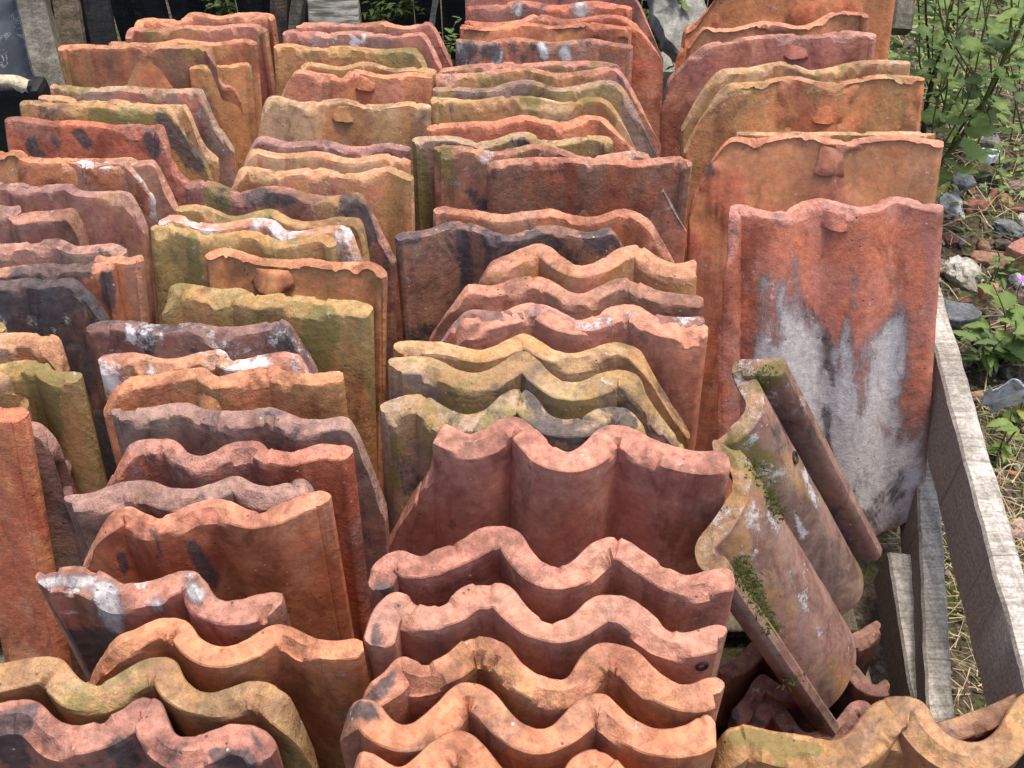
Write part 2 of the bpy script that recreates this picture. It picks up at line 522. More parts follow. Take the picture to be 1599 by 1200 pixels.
# ------------------------------------------------------------------ roof tiles
PAL = {
    'orange': (0.52, 0.190, 0.085), 'salmon': (0.50, 0.195, 0.112), 'red': (0.44, 0.125, 0.062),
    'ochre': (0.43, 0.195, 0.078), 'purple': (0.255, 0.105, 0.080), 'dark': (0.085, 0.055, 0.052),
    'brown': (0.31, 0.145, 0.085), 'cream': (0.50, 0.29, 0.155), 'olive': (0.30, 0.205, 0.075),
    'pink': (0.42, 0.155, 0.105), 'mauve': (0.30, 0.155, 0.115), 'greybrown': (0.26, 0.165, 0.12), 'dusty': (0.46, 0.20, 0.130), 'bright': (0.60, 0.190, 0.080), 'coral': (0.52, 0.165, 0.088),
}
RIMS = {'o': (0.60, 0.275, 0.15), 's': (0.58, 0.28, 0.185), 'c': (0.56, 0.38, 0.21), 'r': (0.55, 0.20, 0.11),
        'm': (0.42, 0.25, 0.20), 'y': (0.48, 0.31, 0.13), 'd': (0.22, 0.14, 0.12), 'p': (0.56, 0.275, 0.18)}


def parse(s):
    out = []
    for tok in s.split():
        fl = tok[0] == 'f'
        x, y = tok.lstrip('f').split(',')
        out.append((float(x), float(y), fl))
    return out


def crom(pts, m):
    """Catmull-Rom resample of (x, n, v) triples by chord length to m points."""
    P = [Vector(p) for p in pts]
    t = [0.0]
    for a, b in zip(P, P[1:]):
        t.append(t[-1] + max((b - a).length, 1e-5))
    out = []
    seg = 0
    for i in range(m):
        s = t[-1] * i / (m - 1)
        while seg < len(P) - 2 and s > t[seg + 1]:
            seg += 1
        u = (s - t[seg]) / (t[seg + 1] - t[seg])
        p1, p2 = P[seg], P[seg + 1]
        h = t[seg + 1] - t[seg]
        def tan(k):
            if k == 0: return (P[1] - P[0]) / (t[1] - t[0])
            if k == len(P) - 1: return (P[-1] - P[-2]) / (t[-1] - t[-2])
            return (P[k + 1] - P[k - 1]) / (t[k + 1] - t[k - 1])
        m1, m2 = tan(seg) * h * 0.85, tan(seg + 1) * h * 0.85
        u2, u3 = u * u, u * u * u
        out.append(p1 * (2 * u3 - 3 * u2 + 1) + m1 * (u3 - 2 * u2 + u) + p2 * (-2 * u3 + 3 * u2) + m2 * (u3 - u2))
    return out


TILES = []


def tile(label, group, pts, col='orange', alt=None, rim='s', ochre=0.3, dark=0.15, white=0.08, grey=0.0, gloss=0.25, greydown=0.0, namp=1.0, wave=None,
         t=None, lean=None, H=0.5, H2=None, base=0.03, chord=None, drop=None, bot=None, spall=0.0, chip=1.0, paint=(), nibs=(), holes=(), length=None):
    seed = len(TILES) * 1.37 + 0.5
    P = parse(pts)
    un = [p for p in P if not p[2]]
    if chord is None:
        A, B = onz(un[0][0], un[0][1], H), onz(un[-1][0], un[-1][1], H2 or H)
    else:
        A, B = onz(chord[0], chord[1], H), onz(chord[2], chord[3], H)
    ymid = (un[0][1] + un[-1][1]) / 2 if chord is None else (chord[1] + chord[3]) / 2
    if lean is None:
        lean = max(4.0, min(28.0, 28 - (ymid - 310) * 0.040))
    if t is None:
        t = 0.0130 + 0.010 * max(0.0, min(1.0, (ymid - 120) / 700))
    X = (B - A)
    if not H2: X.z = 0
    X.normalize()
    NB = Vector((-X.y, X.x, 0))
    O = (A + B) / 2
    if not H2: O.z = H
    drop_given = drop is not None
    if drop is None:
        drop = -NB * math.tan(math.radians(lean)) + Vector((0, 0, -1))
    else:
        drop = Vector(drop) / abs(drop[2])
    chip *= 0.55 + 0.45 * max(0.0, min(1.0, (ymid - 150) / 500))
    if H2:
        n3 = drop.cross(X).normalized()
        NB = n3 if n3.dot(NB) > 0 else -n3
    L = length if length else H - base
    pn = X.cross(drop).normalized()

    def onplane(x, y):
        r = ray(x, y)
        q = EYE + r * ((O - EYE).dot(pn) / r.dot(pn))
        d2 = drop - X * drop.dot(X)
        v = (q - O).dot(d2) / drop.dot(d2)
        return (q - O - drop * v).dot(X), v

    loc = []
    for (x, y, fl) in P:
        if fl or chord is not None:
            xc, v = onplane(x, y)
            loc.append([xc, None, v])
        else:
            if H2:
                r_ = ray(x, y)
                cn = X.cross(NB)
                q = EYE + r_ * ((O - EYE).dot(cn) / r_.dot(cn)) - O
            else:
                q = onz(x, y, H) - O
            loc.append([q.dot(X), q.dot(NB), 0.0])
    known = [i for i, p in enumerate(loc) if p[1] is not None]
    for i, p in enumerate(loc):
        if p[1] is None:
            if known:
                k = min(known, key=lambda j: abs(j - i))
                p[1] = loc[k][1]
            else:
                p[1] = 0.010 * math.sin(p[0] * 42)
    for i in range(1, len(loc)):
        if loc[i][0] < loc[i - 1][0] + 0.0012:
            loc[i][0] = loc[i - 1][0] + 0.0012
    span = sum((Vector(b) - Vector(a)).length for a, b in zip(loc, loc[1:]))
    M = int(max(40, min(150, span / 0.0036)))
    C = crom(loc, M)
    if wave is None:
        wave = ((0.0025 if 'far' in group else 0.0065) * max(0, min(1, (lean - 15) / 8)), 2.5, {'f': .6, 's': 2.0, 'm': 4.0}.get(group.split()[-2] if 'far' in group else group[18:19], 2.6)) if drop_given is False else (0, 1, 0)
    xw = [c.x for c in C]
    xlo, xhi = min(xw), max(xw)
    back, v0s, chips = [], [], []
    for i, c in enumerate(C):
        q = (c.x, 0.3, c.z)
        n = c.y * namp - wave[0] * math.cos((c.x - xlo) / (xhi - xlo) * wave[1] * math.tau + wave[2]) + (0.0006 + 0.0010 * min(1.0, chip)) * nz(q, 22, seed)
        v = max(-0.004, c.z) + 0.0013 * chip * nz(q, 45, seed + 2) + 0.0011 * chip * nz(q, 160, seed + 5)
        e = nz(q, 20, seed + 9)
        cf = min(0.0065, max(0.0, e - 0.36) * 0.08) * chip
        e = nz(q, 48, seed + 19)
        cb = min(0.0045, max(0.0, e - 0.40) * 0.09) * chip
        chips.append((cf, cb))
        back.append(Vector((c.x, n)))
        v0s.append(v)
    for _ in range(5):
        g = back[:]
        for i in range(1, M - 1):
            g[i] = back[i] * 0.5 + (back[i - 1] + back[i + 1]) * 0.25
        back = g
    fr = []
    for i in range(M):
        a, b = back[max(0, i - 2)], back[min(M - 1, i + 2)]
        tg = (b - a)
        if tg.length < 1e-6: tg = Vector((1, 0))
        tg.normalize()
        nr = Vector((-tg.y, tg.x))
        tt = t * (1 + 0.16 * nz((back[i].x, 0, 0), 18, seed + 3) + 0.06 * nz((back[i].x, 0, 0), 70, seed + 4))
        fr.append(back[i] - nr * tt)
    sp_ = span / M
    for _ in range(int(min(16, max(3, (t / sp_) ** 2 * 0.17)))):
        g = fr[:]
        for i in range(1, M - 1):
            g[i] = fr[i] * 0.5 + (fr[i - 1] + fr[i + 1]) * 0.25
        fr = g
    # bottom edge
    vb = [L] * M
    if bot:
        bl = sorted(onplane(x, y) for x, y in bot)
        for i in range(M):
            xx = fr[i].x
            if xx <= bl[0][0]: vb[i] = bl[0][1]
            elif xx >= bl[-1][0]: vb[i] = bl[-1][1]
            else:
                for (xa, va), (xb, vbb) in zip(bl, bl[1:]):
                    if xa <= xx <= xb:
                        vb[i] = va + (vbb - va) * (xx - xa) / max(1e-5, xb - xa)
                        break
    bev = 0.0014
    rows = [(0.0, L), (0.0, L * .6), (0.0, L * .3), (0.0, .05), (0.0, .015), (0.0, bev * 1.2)]
    rows += [(0.05, bev * .25), (0.3, 0.0), (0.5, 0.0), (0.72, 0.0003), (0.94, bev * .4), (1.0, bev * 1.3)]
    frv = [.006, .010, .015, .021, .028, .036, .045, .055, .067, .08, .095, .112, .13, .155, .185, .22, .26, .31]
    if bot or drop_given: frv = [.006, .010, .015, .021, .028] + [.036 + .0095 * k for k in range(46)]
    rows += [(1.0, v) for v in frv if v < L * .93] + [(1.0, L)]
    RN = len(rows)
    vs, fs, rimv, vdv, spv = [], [], [], [], []
    pnt = {k: [] for k in 'gwdvo'}
    base_pt = O + drop * L
    for i in range(M):
        edge = 1.0
        if i in (0, M - 1): edge = 0.45
        elif i in (1, M - 2): edge = 0.86
        ck = nz((back[i].x, 1.7, 0), 26, seed + 21) + 0.6 * nz((back[i].x, 1.7, 0), 75, seed + 25) + 0.3 * nz((back[i].x, 1.7, 0), 190, seed + 26)
        ck = max(0.0, ck - 0.08) * chip * 1.7
        ck = min(ck, 0.75)
        for j, (s, v) in enumerate(rows):
            se = 0.5 + (s - 0.5) * edge
            vv = v
            rimf = 0.0
            if 6 <= j <= 10: rimf = 1.0
            if j == 11: rimf = 0.35 + 0.6 * min(1, ck * 3)
            if s >= 0.7 and v < 0.012:
                # broken arris on the front edge
                se = se - ck * 0.45 * (1 - v / 0.012) * (s - 0.55)
                vv = v + ck * 0.022 * (1 - v / 0.012) * (s - 0.4)
            if j in (12, 13) and ck > 0.18: rimf = 0.8
            p2 = back[i].lerp(fr[i], se)
            vm = vb[i]
            vabs = v0s[i] + (chips[i][0] * max(0.0, s - 0.15) * 1.15 + chips[i][1] * max(0.0, 0.9 - s)) * max(0.0, 1 - v / 0.03) + vv * max(0.02, (vm - v0s[i])) / L
            q3 = (p2.x, p2.y, -vabs)
            sp = 0.0
            if s == 1.0:
                dn = 0.0011 * nz(q3, 28, seed + 6) + 0.0006 * nz(q3, 90, seed + 7)
                if spall > 0 and vv < 0.22:
                    k = nz(q3, 14, seed + 13) + 0.35 * nz(q3, 45, seed + 14) + spall - vv * 4.2
                    sp = max(0.0, min(1.0, k * 9))
                    dn += 0.0045 * sp
                p2 = Vector((p2.x, p2.y + dn))
            w = O + X * p2.x + NB * p2.y + drop * vabs - base_pt
            vs.append(w)
            if paint:
                dq = w + base_pt - EYE
                zz = max(.05, dq.dot(FWD))
                px, py = 799.5 + F * dq.x / zz, 600 - F * dq.dot(UP) / zz
                acc = dict.fromkeys('gwdvo', 0.0)
                for (kd, xa, ya, xb, yb, hw) in paint:
                    ex, ey = xb - xa, yb - ya
                    ll = ex * ex + ey * ey
                    u = max(0, min(1, ((px - xa) * ex + (py - ya) * ey) / ll)) if ll else 0
                    dd = math.hypot(px - xa - u * ex, py - ya - u * ey) / hw
                    k_ = max(0.0, 1.0 - dd / 1.7)
                    acc[kd] = max(acc[kd], k_ * k_ * (3 - 2 * k_))
                for kd in acc: pnt[kd].append(acc[kd] if s > 0.05 else 0.0)
            rimv.append(rimf)
            vdv.append(vabs)
            spv.append(sp)
    for i in range(M - 1):
        for j in range(RN - 1):
            a = i * RN + j
            fs.append((a, a + 1, a + RN + 1, a + RN))
        a = i * RN
        fs.append((a + RN - 1, a, a + RN, a + 2 * RN - 1))
    fs.append(tuple(range(RN)))
    fs.append(tuple(reversed(range((M - 1) * RN, M * RN))))
    me = bpy.data.meshes.new('roof_tile')
    me.from_pydata([tuple(v) for v in vs], [], fs)
    bmx = bmesh.new()
    bmx.from_mesh(me)
    bmesh.ops.recalc_face_normals(bmx, faces=bmx.faces[:])
    bmx.to_mesh(me)
    bmx.free()
    for nm, arr in [('rim', rimv), ('vdown', vdv), ('spall', spv)] + ([('p' + k, a) for k, a in pnt.items()] if paint else []):
        at = me.attributes.new(nm, 'FLOAT', 'POINT')
        at.data.foreach_set('value', arr)
    me.polygons.foreach_set('use_smooth', [True] * len(me.polygons))
    me.set_sharp_from_angle(angle=math.radians(31))
    ob = link('roof_tile', me, M_CLAY)
    ob.location = base_pt
    rs = random.Random(int(seed * 1000))
    jit = lambda c: tuple(max(0.01, x * k * rs.uniform(0.97, 1.03)) for x in c for k in (1,))
    kk = rs.uniform(0.94, 1.08)
    grit_ = rs.uniform(0.15, 1.0)
    def setmat(o):
        o['base'] = [x * kk for x in PAL[col]]
        o['alt'] = [x * kk for x in PAL[alt or col]]
        o['rimcol'] = list(RIMS[rim])
        o['ochre'], o['dark'], o['white'], o['grey'] = float(ochre), float(dark), float(white), float(grey)
        o['gloss'] = float(gloss)
        o['greydown'] = float(greydown)
        o['grit'] = grit_
        o['seed'] = seed
    setmat(ob)
    tag(ob, label, 'roof tile', group)
    TILES.append(ob)
    ndir = -NB
    for (x, y, w, h, out) in nibs:
        xc, v = onplane(x, y)
        i = min(range(M), key=lambda k: abs(fr[k].x - xc))
        zsc = (O + X * xc + drop * v - EYE).dot(FWD) / F
        wm, hm = w * zsc, h * zsc * 1.15
        nv, nf = [], []
        NU, NV = 9, 8
        for a in range(NU):
            for b in range(NV):
                u = -0.5 + a / (NU - 1)
                e = b / (NV - 1)
                prof = (e ** 0.8) if e < 0.86 else 0.0 + (1 - e) / 0.14 * 0.95
                side = max(0.0, 1 - abs(u * 2) ** 3.2)
                depth = out * min(prof, 1) * (0.25 + 0.75 * side)
                vv = max(0.004, v + (e - 0.6) * hm + (out * 0.10 * side if e > 0.8 else 0))
                xx_ = fr[i].x + u * wm * (.68 + .32 * e)
                i2 = min(range(M), key=lambda k: abs(fr[k].x - xx_))
                p = Vector((xx_, fr[i2].y))
                w3 = O + X * p.x + NB * (p.y + 0.0015) + drop * vv + ndir * (depth * side if abs(u) < .5 else 0)
                w3 += Vector((nz(w3, 60, seed), nz(w3, 60, seed + 1), nz(w3, 60, seed + 2))) * 0.0018
                nv.append(w3 - base_pt)
        for a in range(NU - 1):
            for b in range(NV - 1):
                nf.append((a * NV + b, a * NV + b + 1, (a + 1) * NV + b + 1, (a + 1) * NV + b))
        nm = mesh('nib', nv, nf, True, 50)
        no = link('nib', nm, M_CLAY, ob)
        for nmn, val in (('rim', .1), ('vdown', .06), ('spall', .0)):
            at = nm.attributes.new(nmn, 'FLOAT', 'POINT')
            at.data.foreach_set('value', [val] * len(nv))
        setmat(no)
    for (x, y, r) in holes:
        xc, v = onplane(x, y)
        i = min(range(M), key=lambda k: abs(fr[k].x - xc))
        hv, hf = [], []
        cen = O + X * fr[i].x + NB * fr[i].y + drop * max(v, 0.004)
        if v < 0.004:
            cen = O + X * back[i].lerp(fr[i], .55).x + NB * back[i].lerp(fr[i], .55).y
            e1, e2, od = X, NB, -drop.normalized()
        else:
            a, b = fr[max(0, i - 2)], fr[min(M - 1, i + 2)]
            tg = (b - a).normalized()
            e1 = X * tg.x + NB * tg.y
            e2 = drop.normalized()
            od = e1.cross(e2).normalized()
            if od.dot(EYE - cen) < 0: od = -od
        NS = 16
        for ring, (rr, oo) in enumerate(((1.25, -0.0004), (1.1, 0.0016), (0.85, 0.0010), (0.7, -0.003))):
            for q in range(NS):
                an = q / NS * math.tau
                hv.append(cen + (e1 * math.cos(an) + e2 * math.sin(an)) * r * rr + od * (oo + 0.0012) - base_pt)
        for ring in range(3):
            for q in range(NS):
                hf.append((ring * NS + q, ring * NS + (q + 1) % NS, (ring + 1) * NS + (q + 1) % NS, (ring + 1) * NS + q))
        hv.append(cen + od * -0.002 - base_pt)
        for q in range(NS):
            hf.append((3 * NS + q, 3 * NS + (q + 1) % NS, 4 * NS))
        link('nail_hole', mesh('nail_hole', hv, hf), M_HOLE, ob)
    return ob


G1 = 'clay tiles in the far left stack'
G2 = 'clay tiles in the second stack from the left'
G3 = 'clay tiles in the middle stack'
G4 = 'clay tiles in the right-hand stack'
GL = 'shaded tiles lying low in the right gap'

# ---- far left stack, back to front
tile('rearmost orange tile of the far left stack, its long top edge against the dark wall', G1,
     '208,46 213,33 236,28 284,29 294,20 324,21 344,24 371,20 402,19 427,21 431,30', 'orange', 'salmon', 'o', .25, .05, .05)
tile('pinkish tile with a pale olive patch, second from the back of the far left stack', G1,
     '194,62 196,48 206,43 236,44 287,40 338,39 382,37 414,40 421,46', 'pink', 'ochre', 's', .42, .05, .15)
tile('plain orange tile showing its right half behind the big broken orange tile', G1,
     '170,66 209,65 263,65 270,61 324,64 341,66 365,62 392,61 405,66', 'orange', 'ochre', 'o', .35, .05, .05)
tile('low ochre sliver of tile tucked behind the broken right shoulder of the big orange tile', G1,
     'f300,100 f318,95 f350,99 f380,96 f396,99', 'ochre', 'orange', 'y', .45, .15, .05, chord=(300, 68, 396, 68))
tile('big orange tile with black pits and a broken stepped right shoulder', G1,
     '88,80 94,71 135,68 189,71 209,68 263,69 324,70 333,76 f338,101 f348,125 f368,132 f382,159 f385,205', 'orange', 'brown', 'o', .35, .22, .05,
     lean=17)
tile('straight-topped rosy olive tile directly in front of the big broken orange tile', G1,
     '74,137 79,132 128,134 203,135 270,137 311,139 317,142 f338,189 f351,206 f368,232', 'pink', 'greybrown', 'c', .5, .15, .08)
tile('cream topped tile squeezed between the rosy olive tile and the olive mossy one', G1,
     '56,156 61,150 111,150 125,155 176,156 236,160 284,164 292,165 f314,216 f326,233 f344,245', 'ochre', 'brown', 'c', .5, .3, .05, grey=.3)
tile('olive mossy tile with orange flaked spots and a dark sloping right corner', G1,
     '27,166 32,157 81,159 135,161 189,164 236,165 267,169 f297,216 f324,247 f338,282', 'ochre', 'olive', 'c', .62, .38, .05, paint=(('d',256,186,305,255,15),('v',150,185,240,190,12),))
tile('bright red tile with purple smears right in front of the olive mossy tile', G1,
     '3,193 7,184 61,183 73,186 128,189 189,193 248,193 257,200 f270,243 f284,270 f299,278', 'red', 'pink', 'r', .1, .36, .03, gloss=.4, paint=(('d',42,225,65,250,8),('d',85,218,90,228,8),('d',125,210,138,225,10),('d',232,212,240,235,12),))
tile('dull mauve tile corner showing behind the lime splashed end', G1,
     '110,247 150,249 220,249 241,251 f262,288 f283,322', 'mauve', 'brown', 's', .2, .2, .1)
tile('orange tile with a flaked pinkish top cut by the left edge of the picture', G1,
     '-50,238 0,235 34,236 44,242 111,248 128,246', 'orange', 'salmon', 'o', .25, .15, .2, spall=.15)
tile('short orange tile with a white lime coated right end', G1,
     '113,253 118,247 169,246 209,245 216,252 f236,280 f250,297 f254,335', 'orange', 'salmon', 'o', .15, .1, .62, t=.024, lean=20, wave=(0, 1, 0), paint=(('w',228,262,252,332,15),('w',122,256,168,260,7),))
tile('mauve tile lip just above the purple tile at the left edge', G1,
     '-60,286 0,283 21,285 50,287', 'mauve', 'purple', 'm', .2, .2, .08)
tile('purple brown tile with a vertical olive band and smooth sloping right side', G1,
     '-30,291 20,286 60,289 116,287 122,294 196,299 206,303 f220,324 f235,357', 'purple', 'brown', 'm', .3, .28, .03, gloss=.35)
tile('small mauve tile end in the row left of the snapped tile', G1,
     '-40,323 0,321 30,322 35,332', 'mauve', 'purple', 'm', .2, .2, .12)
tile('short purple tile snapped to show a bright orange broken end', G1,
     '8,340 20,333 98,326 118,326 f132,350 f138,381', 'purple', 'mauve', 'o', .2, .2, .1, t=.026, lean=20)
tile('worn clay corner piece with a smooth orange patch beside the mossy ochre tile', G1,
     '150,399 206,399 222,398 228,406', 'brown', 'orange', 'o', .25, .2, .03)
tile('grey brown tile with patchy black and orange marks, straight in front of the snapped tile', G1,
     '-30,385 27,377 95,373 122,382 189,382 204,389', 'greybrown', 'mauve', 's', .35, .36, .16)
tile('black stained tile with orange flakes along its top, behind the blackest tile', G1,
     '-40,427 20,414 61,413 81,410 142,410 179,411 184,417', 'brown', 'orange', 's', .25, .70, .1, paint=(('d',70,424,130,420,13),('d',166,430,174,480,9),('d',30,430,40,440,12),))
tile('blackest tile of the far left stack, soot coated with one orange scratch', G1,
     '-40,437 44,434 68,436 105,432 115,435 f142,457 f169,488 f176,504', 'dark', 'brown', 'd', .15, .88, .2, grey=.2)
tile('tiny cream tile tip at the left edge below the blackest tile', G1,
     '-60,505 -10,500 4,504 12,514', 'cream', 'ochre', 'c', .4, .1, .05)
tile('cream and orange tile with a pale scraped right end at the left edge', G1,
     '-40,520 0,518 81,520 95,528 f101,545 f112,582', 'cream', 'orange', 'c', .4, .1, .3, t=.024)
tile('yellow green mossy tile with a hooked roll standing left of the dark purple tile', G1,
     '-40,577 0,567 47,559 57,564 71,562 79,569 83,579 128,580 134,584', 'olive', 'ochre', 'y', .82, .12, .14, lean=16, paint=(('v',70,590,80,680,14),('w',112,640,118,700,3),))
tile('narrow cream tile end poking in at the left edge beside the hooked yellow green roll', G1,
     '-60,577 -20,575 0,580 17,590 f29,635', 'cream', 'ochre', 'c', .5, .1, .1)
tile('dull grey tile with a sloping shoulder between the red slab and the second stack', G1,
     'f-20,662 f20,660 f56,666 f88,701 f106,772 f122,870', 'greybrown', 'mauve', 'm', .25, .2, .05, chord=(-20, 622, 56, 622))
tile('tall smooth red tile slab filling the lower left edge of the picture', G1,
     '-60,630 -20,631 0,633 34,635 51,642', 'red', 'orange', 'r', .22, .08, .02, gloss=.45, t=.02, lean=22)

# ---- second stack, back to front
tile('rearmost rosy tile of the second stack with a long cut right corner', G2,
     '459,44 467,38 492,38 501,34 535,34 565,38 584,36 599,32 618,35 638,38 674,39 f708,98', 'pink', 'ochre', 's', .42, .15, .12)
tile('mottled mauve tile with a white curl mark, second from the back of the second stack', G2,
     '439,56 441,50 458,48 472,50 495,47 535,49 569,51 599,50 642,53 664,55 f692,102', 'mauve', 'pink', 's', .4, .15, .28, paint=(('w',548,56,560,66,3),('w',566,66,569,55,3),))
tile('yellow green lichen covered tile near the back of the second stack', G2,
     '424,76 430,71 475,70 505,71 546,74 578,72 599,73 625,77 654,79 f670,106', 'ochre', 'olive', 'y', .72, .12, .08)
tile('thin ochre tile edge between the lichen covered tile and the tile with the dished top', G2,
     '466,109 474,101 511,99 535,101 565,98 600,101 640,106 684,108', 'ochre', 'orange', 'c', .5, .08, .08)
tile('apricot tile with a dished top edge and a lug casting a dark slit', G2,
     'f437,153 461,112 512,111 524,116 532,125 542,115 550,111 580,111 618,114 678,116', 'salmon', 'orange', 'o', .3, .1, .04,
     nibs=((571, 128, 42, 18, .009),))
tile('wide faced ochre and pink tile with a pink lug in the second stack', G2,
     'f402,214 417,155 470,155 540,157 610,160 676,163', 'cream', 'ochre', 'c', .52, .1, .06, nibs=((537, 176, 40, 22, .010),))
tile('dusky purple strip of tile in front of the tile with the pink lug', G2,
     'f383,246 400,218 440,216 540,224 600,226 645,229', 'mauve', 'purple', 'm', .25, .15, .05)
tile('light orange tile whose smooth top runs just behind the pale faced tile', G2,
     'f370,287 388,239 398,235 470,237 540,243 580,240 645,249', 'orange', 'cream', 'o', .35, .05, .08)
tile('pale apricot tile with an ochre lower right face, left of the mossy green edge', G2,
     'f358,300 371,271 377,263 450,262 540,267 600,262 650,276', 'salmon', 'ochre', 'c', .55, .1, .12)
tile('dark rusty tile with olive blotches and a black right corner in the second stack', G2,
     '284,291 304,284 351,287 382,294 412,290 466,299 540,302 563,305 f600,370 f622,402', 'brown', 'purple', 's', .5, .55, .05, paint=(('d',400,308,450,312,14),('d',548,318,575,370,13),('v',330,310,350,318,10),))
tile('olive topped wavy tile in front of the dark rusty blotched one', G2,
     '270,332 275,324 324,322 348,326 371,334 425,329 456,338 540,343 565,344 f580,412', 'ochre', 'olive', 'y', .6, .2, .06)
tile('tile with a white limed top edge just behind the mossy ochre tile', G2,
     '243,352 250,340 338,344 432,345 449,356 506,354 540,357 548,361 f571,412', 'pink', 'ochre', 's', .4, .1, .66)
tile('mossy ochre tile with a green vertical band on its left', G2,
     '230,360 233,353 290,351 321,358 351,365 412,361 439,371 517,370 531,379', 'ochre', 'olive', 'y', .72, .1, .03, paint=(('v',300,375,304,440,10),))
tile('orange tile with a broken lip of clay hanging on its face', G2,
     '316,398 345,391 395,392 425,403 450,410 500,402 560,410 600,420 609,430', 'orange', 'ochre', 'o', .3, .04, .02, spall=.25,
     nibs=((430, 428, 70, 30, .020),))
tile('large pale yellow olive tile with a thick lump along its top', G2,
     'f259,480 262,452 270,446 378,446 388,456 405,464 446,457 480,456 507,461 527,471 545,472 588,474', 'olive', 'ochre', 'y', .66, .04, .10,
     t=.026, paint=(('v',500,500,490,580,22),))
tile('dark purple tile with white spatters and three scalloped bays', G2,
     '133,507 162,503 189,501 216,497 243,501 290,506 338,508 400,503 446,502 f478,545 f500,578', 'purple', 'mauve', 'd', .28, .55, .34,
     grey=.3, gloss=.45, paint=(('w',200,516,206,532,7),('w',250,524,252,528,4),('d',225,515,232,545,10),('w',160,560,164,585,4),('d',440,520,445,540,14),('w',330,520,333,540,5),))
tile('pink tile frosted white along its top, between the scalloped purple tile and the orange one', G2,
     '152,557 169,554 233,550 250,557 287,557 338,545 351,544 368,559 422,552 466,552 f485,578', 'pink', 'ochre', 's', .42, .1, .62)
tile('clean orange tile with a broken block on its face and a cut left corner', G2,
     'f163,632 194,590 216,586 290,575 321,574 333,587 348,589 388,574 429,569 453,581 507,582 534,576', 'orange', 'ochre', 'o', .3, .04, .02,
     nibs=((330, 622, 52, 36, .022),), gloss=.3)
tile('grey mauve tile with a dusty wavy top and sloping right corner', G2,
     '169,645 174,637 236,635 263,628 294,628 321,638 371,640 425,635 449,643 480,655 507,652 545,651 f575,710 f606,790', 'mauve', 'greybrown', 'm',
     .2, .3, .12, grey=.15)
tile('glossy purple red tile with two small white glints below its rim', G2,
     'f165,760 199,699 209,688 267,684 280,690 297,707 324,709 361,690 402,687 425,699 453,704 500,692 545,695 557,702', 'purple', 'red', 's',
     .05, .25, .16, gloss=.8)
tile('dusty grey mauve tile with a long low wave behind the broken red one', G2,
     '95,782 98,772 142,768 189,751 236,750 263,760 297,763 338,751 371,741 399,755 425,758 472,745 f492,762', 'mauve', 'greybrown', 'm',
     .15, .25, .06)
tile('broken orange red tile with dark smears and a ragged left edge', G2,
     'f128,882 f150,838 172,802 185,790 205,788 228,803 255,805 310,783 345,777 375,787 400,798 450,780 490,764 512,765 522,779', 'red', 'orange', 's',
     .05, .34, .03, lean=10, gloss=.35, paint=(('d',240,830,248,870,10),('d',302,855,330,905,18),('d',190,870,196,890,10),))
tile('thick pink broken tile with blue grey mortar and white lime on its face', G2,
     '47,902 54,893 108,882 152,886 172,898 189,911 216,911 257,898 294,888 317,895 328,918 341,935 358,938 405,925 439,924 449,932', 'pink', 'brown', 's',
     .32, .35, .22, grey=.45, t=.027, chip=1.8, paint=(('g',60,912,140,906,9),('g',165,930,185,995,22),('g',242,938,246,950,13),('w',70,970,115,955,7),('w',150,905,158,960,6),('w',80,925,120,925,4),('d',70,1000,150,1010,30),('g',300,920,310,930,10),))
tile('golden orange tile with one deep smooth wave near the front of the second stack', G2,
     'f133,1069 f160,1022 182,993 209,982 243,965 274,963 297,972 311,996 331,1006 355,1009 382,999 412,979 436,973 466,984 490,996 513,999 540,999 564,994',
     'orange', 'ochre', 'o', .28, .03, .02, t=.022)
tile('yellow green edged wavy tile second from the front of the second stack', G2,
     '-40,1041 0,1035 51,1025 95,1026 108,1040 122,1057 138,1067 162,1063 196,1043 230,1026 260,1025 277,1033 287,1060 311,1080 331,1082 358,1074 392,1062 426,1065 450,1081 f492,1172',
     'ochre', 'olive', 'c', .58, .08, .04, t=.028)
tile('purple brown wavy tile at the very front of the second stack', G2,
     '-40,1099 0,1094 41,1089 64,1097 81,1117 105,1131 128,1133 152,1124 189,1107 216,1087 250,1089 257,1104 270,1141 280,1150 304,1148 341,1134 371,1129 405,1134 426,1148 438,1174',
     'purple', 'pink', 's', .12, .45, .12, t=.028, chip=1.6, paint=(('d',12,1130,25,1185,16),('d',190,1170,200,1190,18),('d',345,1180,380,1190,18),))

# ---- middle stack, back to front
tile('topmost dark red tile at the very back of the middle stack', G3,
     '726,-18 765,-22 850,-20 930,-21 982,-22 f1033,86', 'pink', 'purple', 's', .2, .3, .08)
tile('red tile with two blue grey spots near the back of the middle stack', G3,
     '729,11 766,5 810,3 868,5 935,3 983,7 989,14', 'red', 'purple', 'r', .1, .3, .06, grey=.45, paint=(('g',810,12,808,20,9),('g',905,12,908,20,12),))
tile('orange red tile with a round sloping shoulder and a white chip on its top', G3,
     '723,38 729,32 817,32 824,26 861,24 868,27 935,25 972,26 989,32 f1003,47 f1026,78 f1032,97', 'red', 'salmon', 'r', .12, .05, .16, gloss=.35)
tile('flaked orange red tile with a ragged top right, before the round shouldered one', G3,
     '716,45 719,39 766,40 834,36 868,37 935,37 983,38 988,44', 'red', 'orange', 'r', .15, .08, .02, spall=.3)
tile('tile daubed with many blue grey and black spots at the back of the middle stack', G3,
     '709,66 714,61 800,61 868,62 935,63 985,66 991,72', 'salmon', 'orange', 's', .35, .48, .1, grey=.66, paint=(('d',735,75,735,80,9),('d',765,80,770,85,11),('d',800,72,802,80,11),('d',815,90,818,92,8),('g',776,95,780,85,9),('g',850,90,845,70,8),('g',880,82,884,92,9),('d',832,70,834,76,6),('g',720,80,722,90,6),))
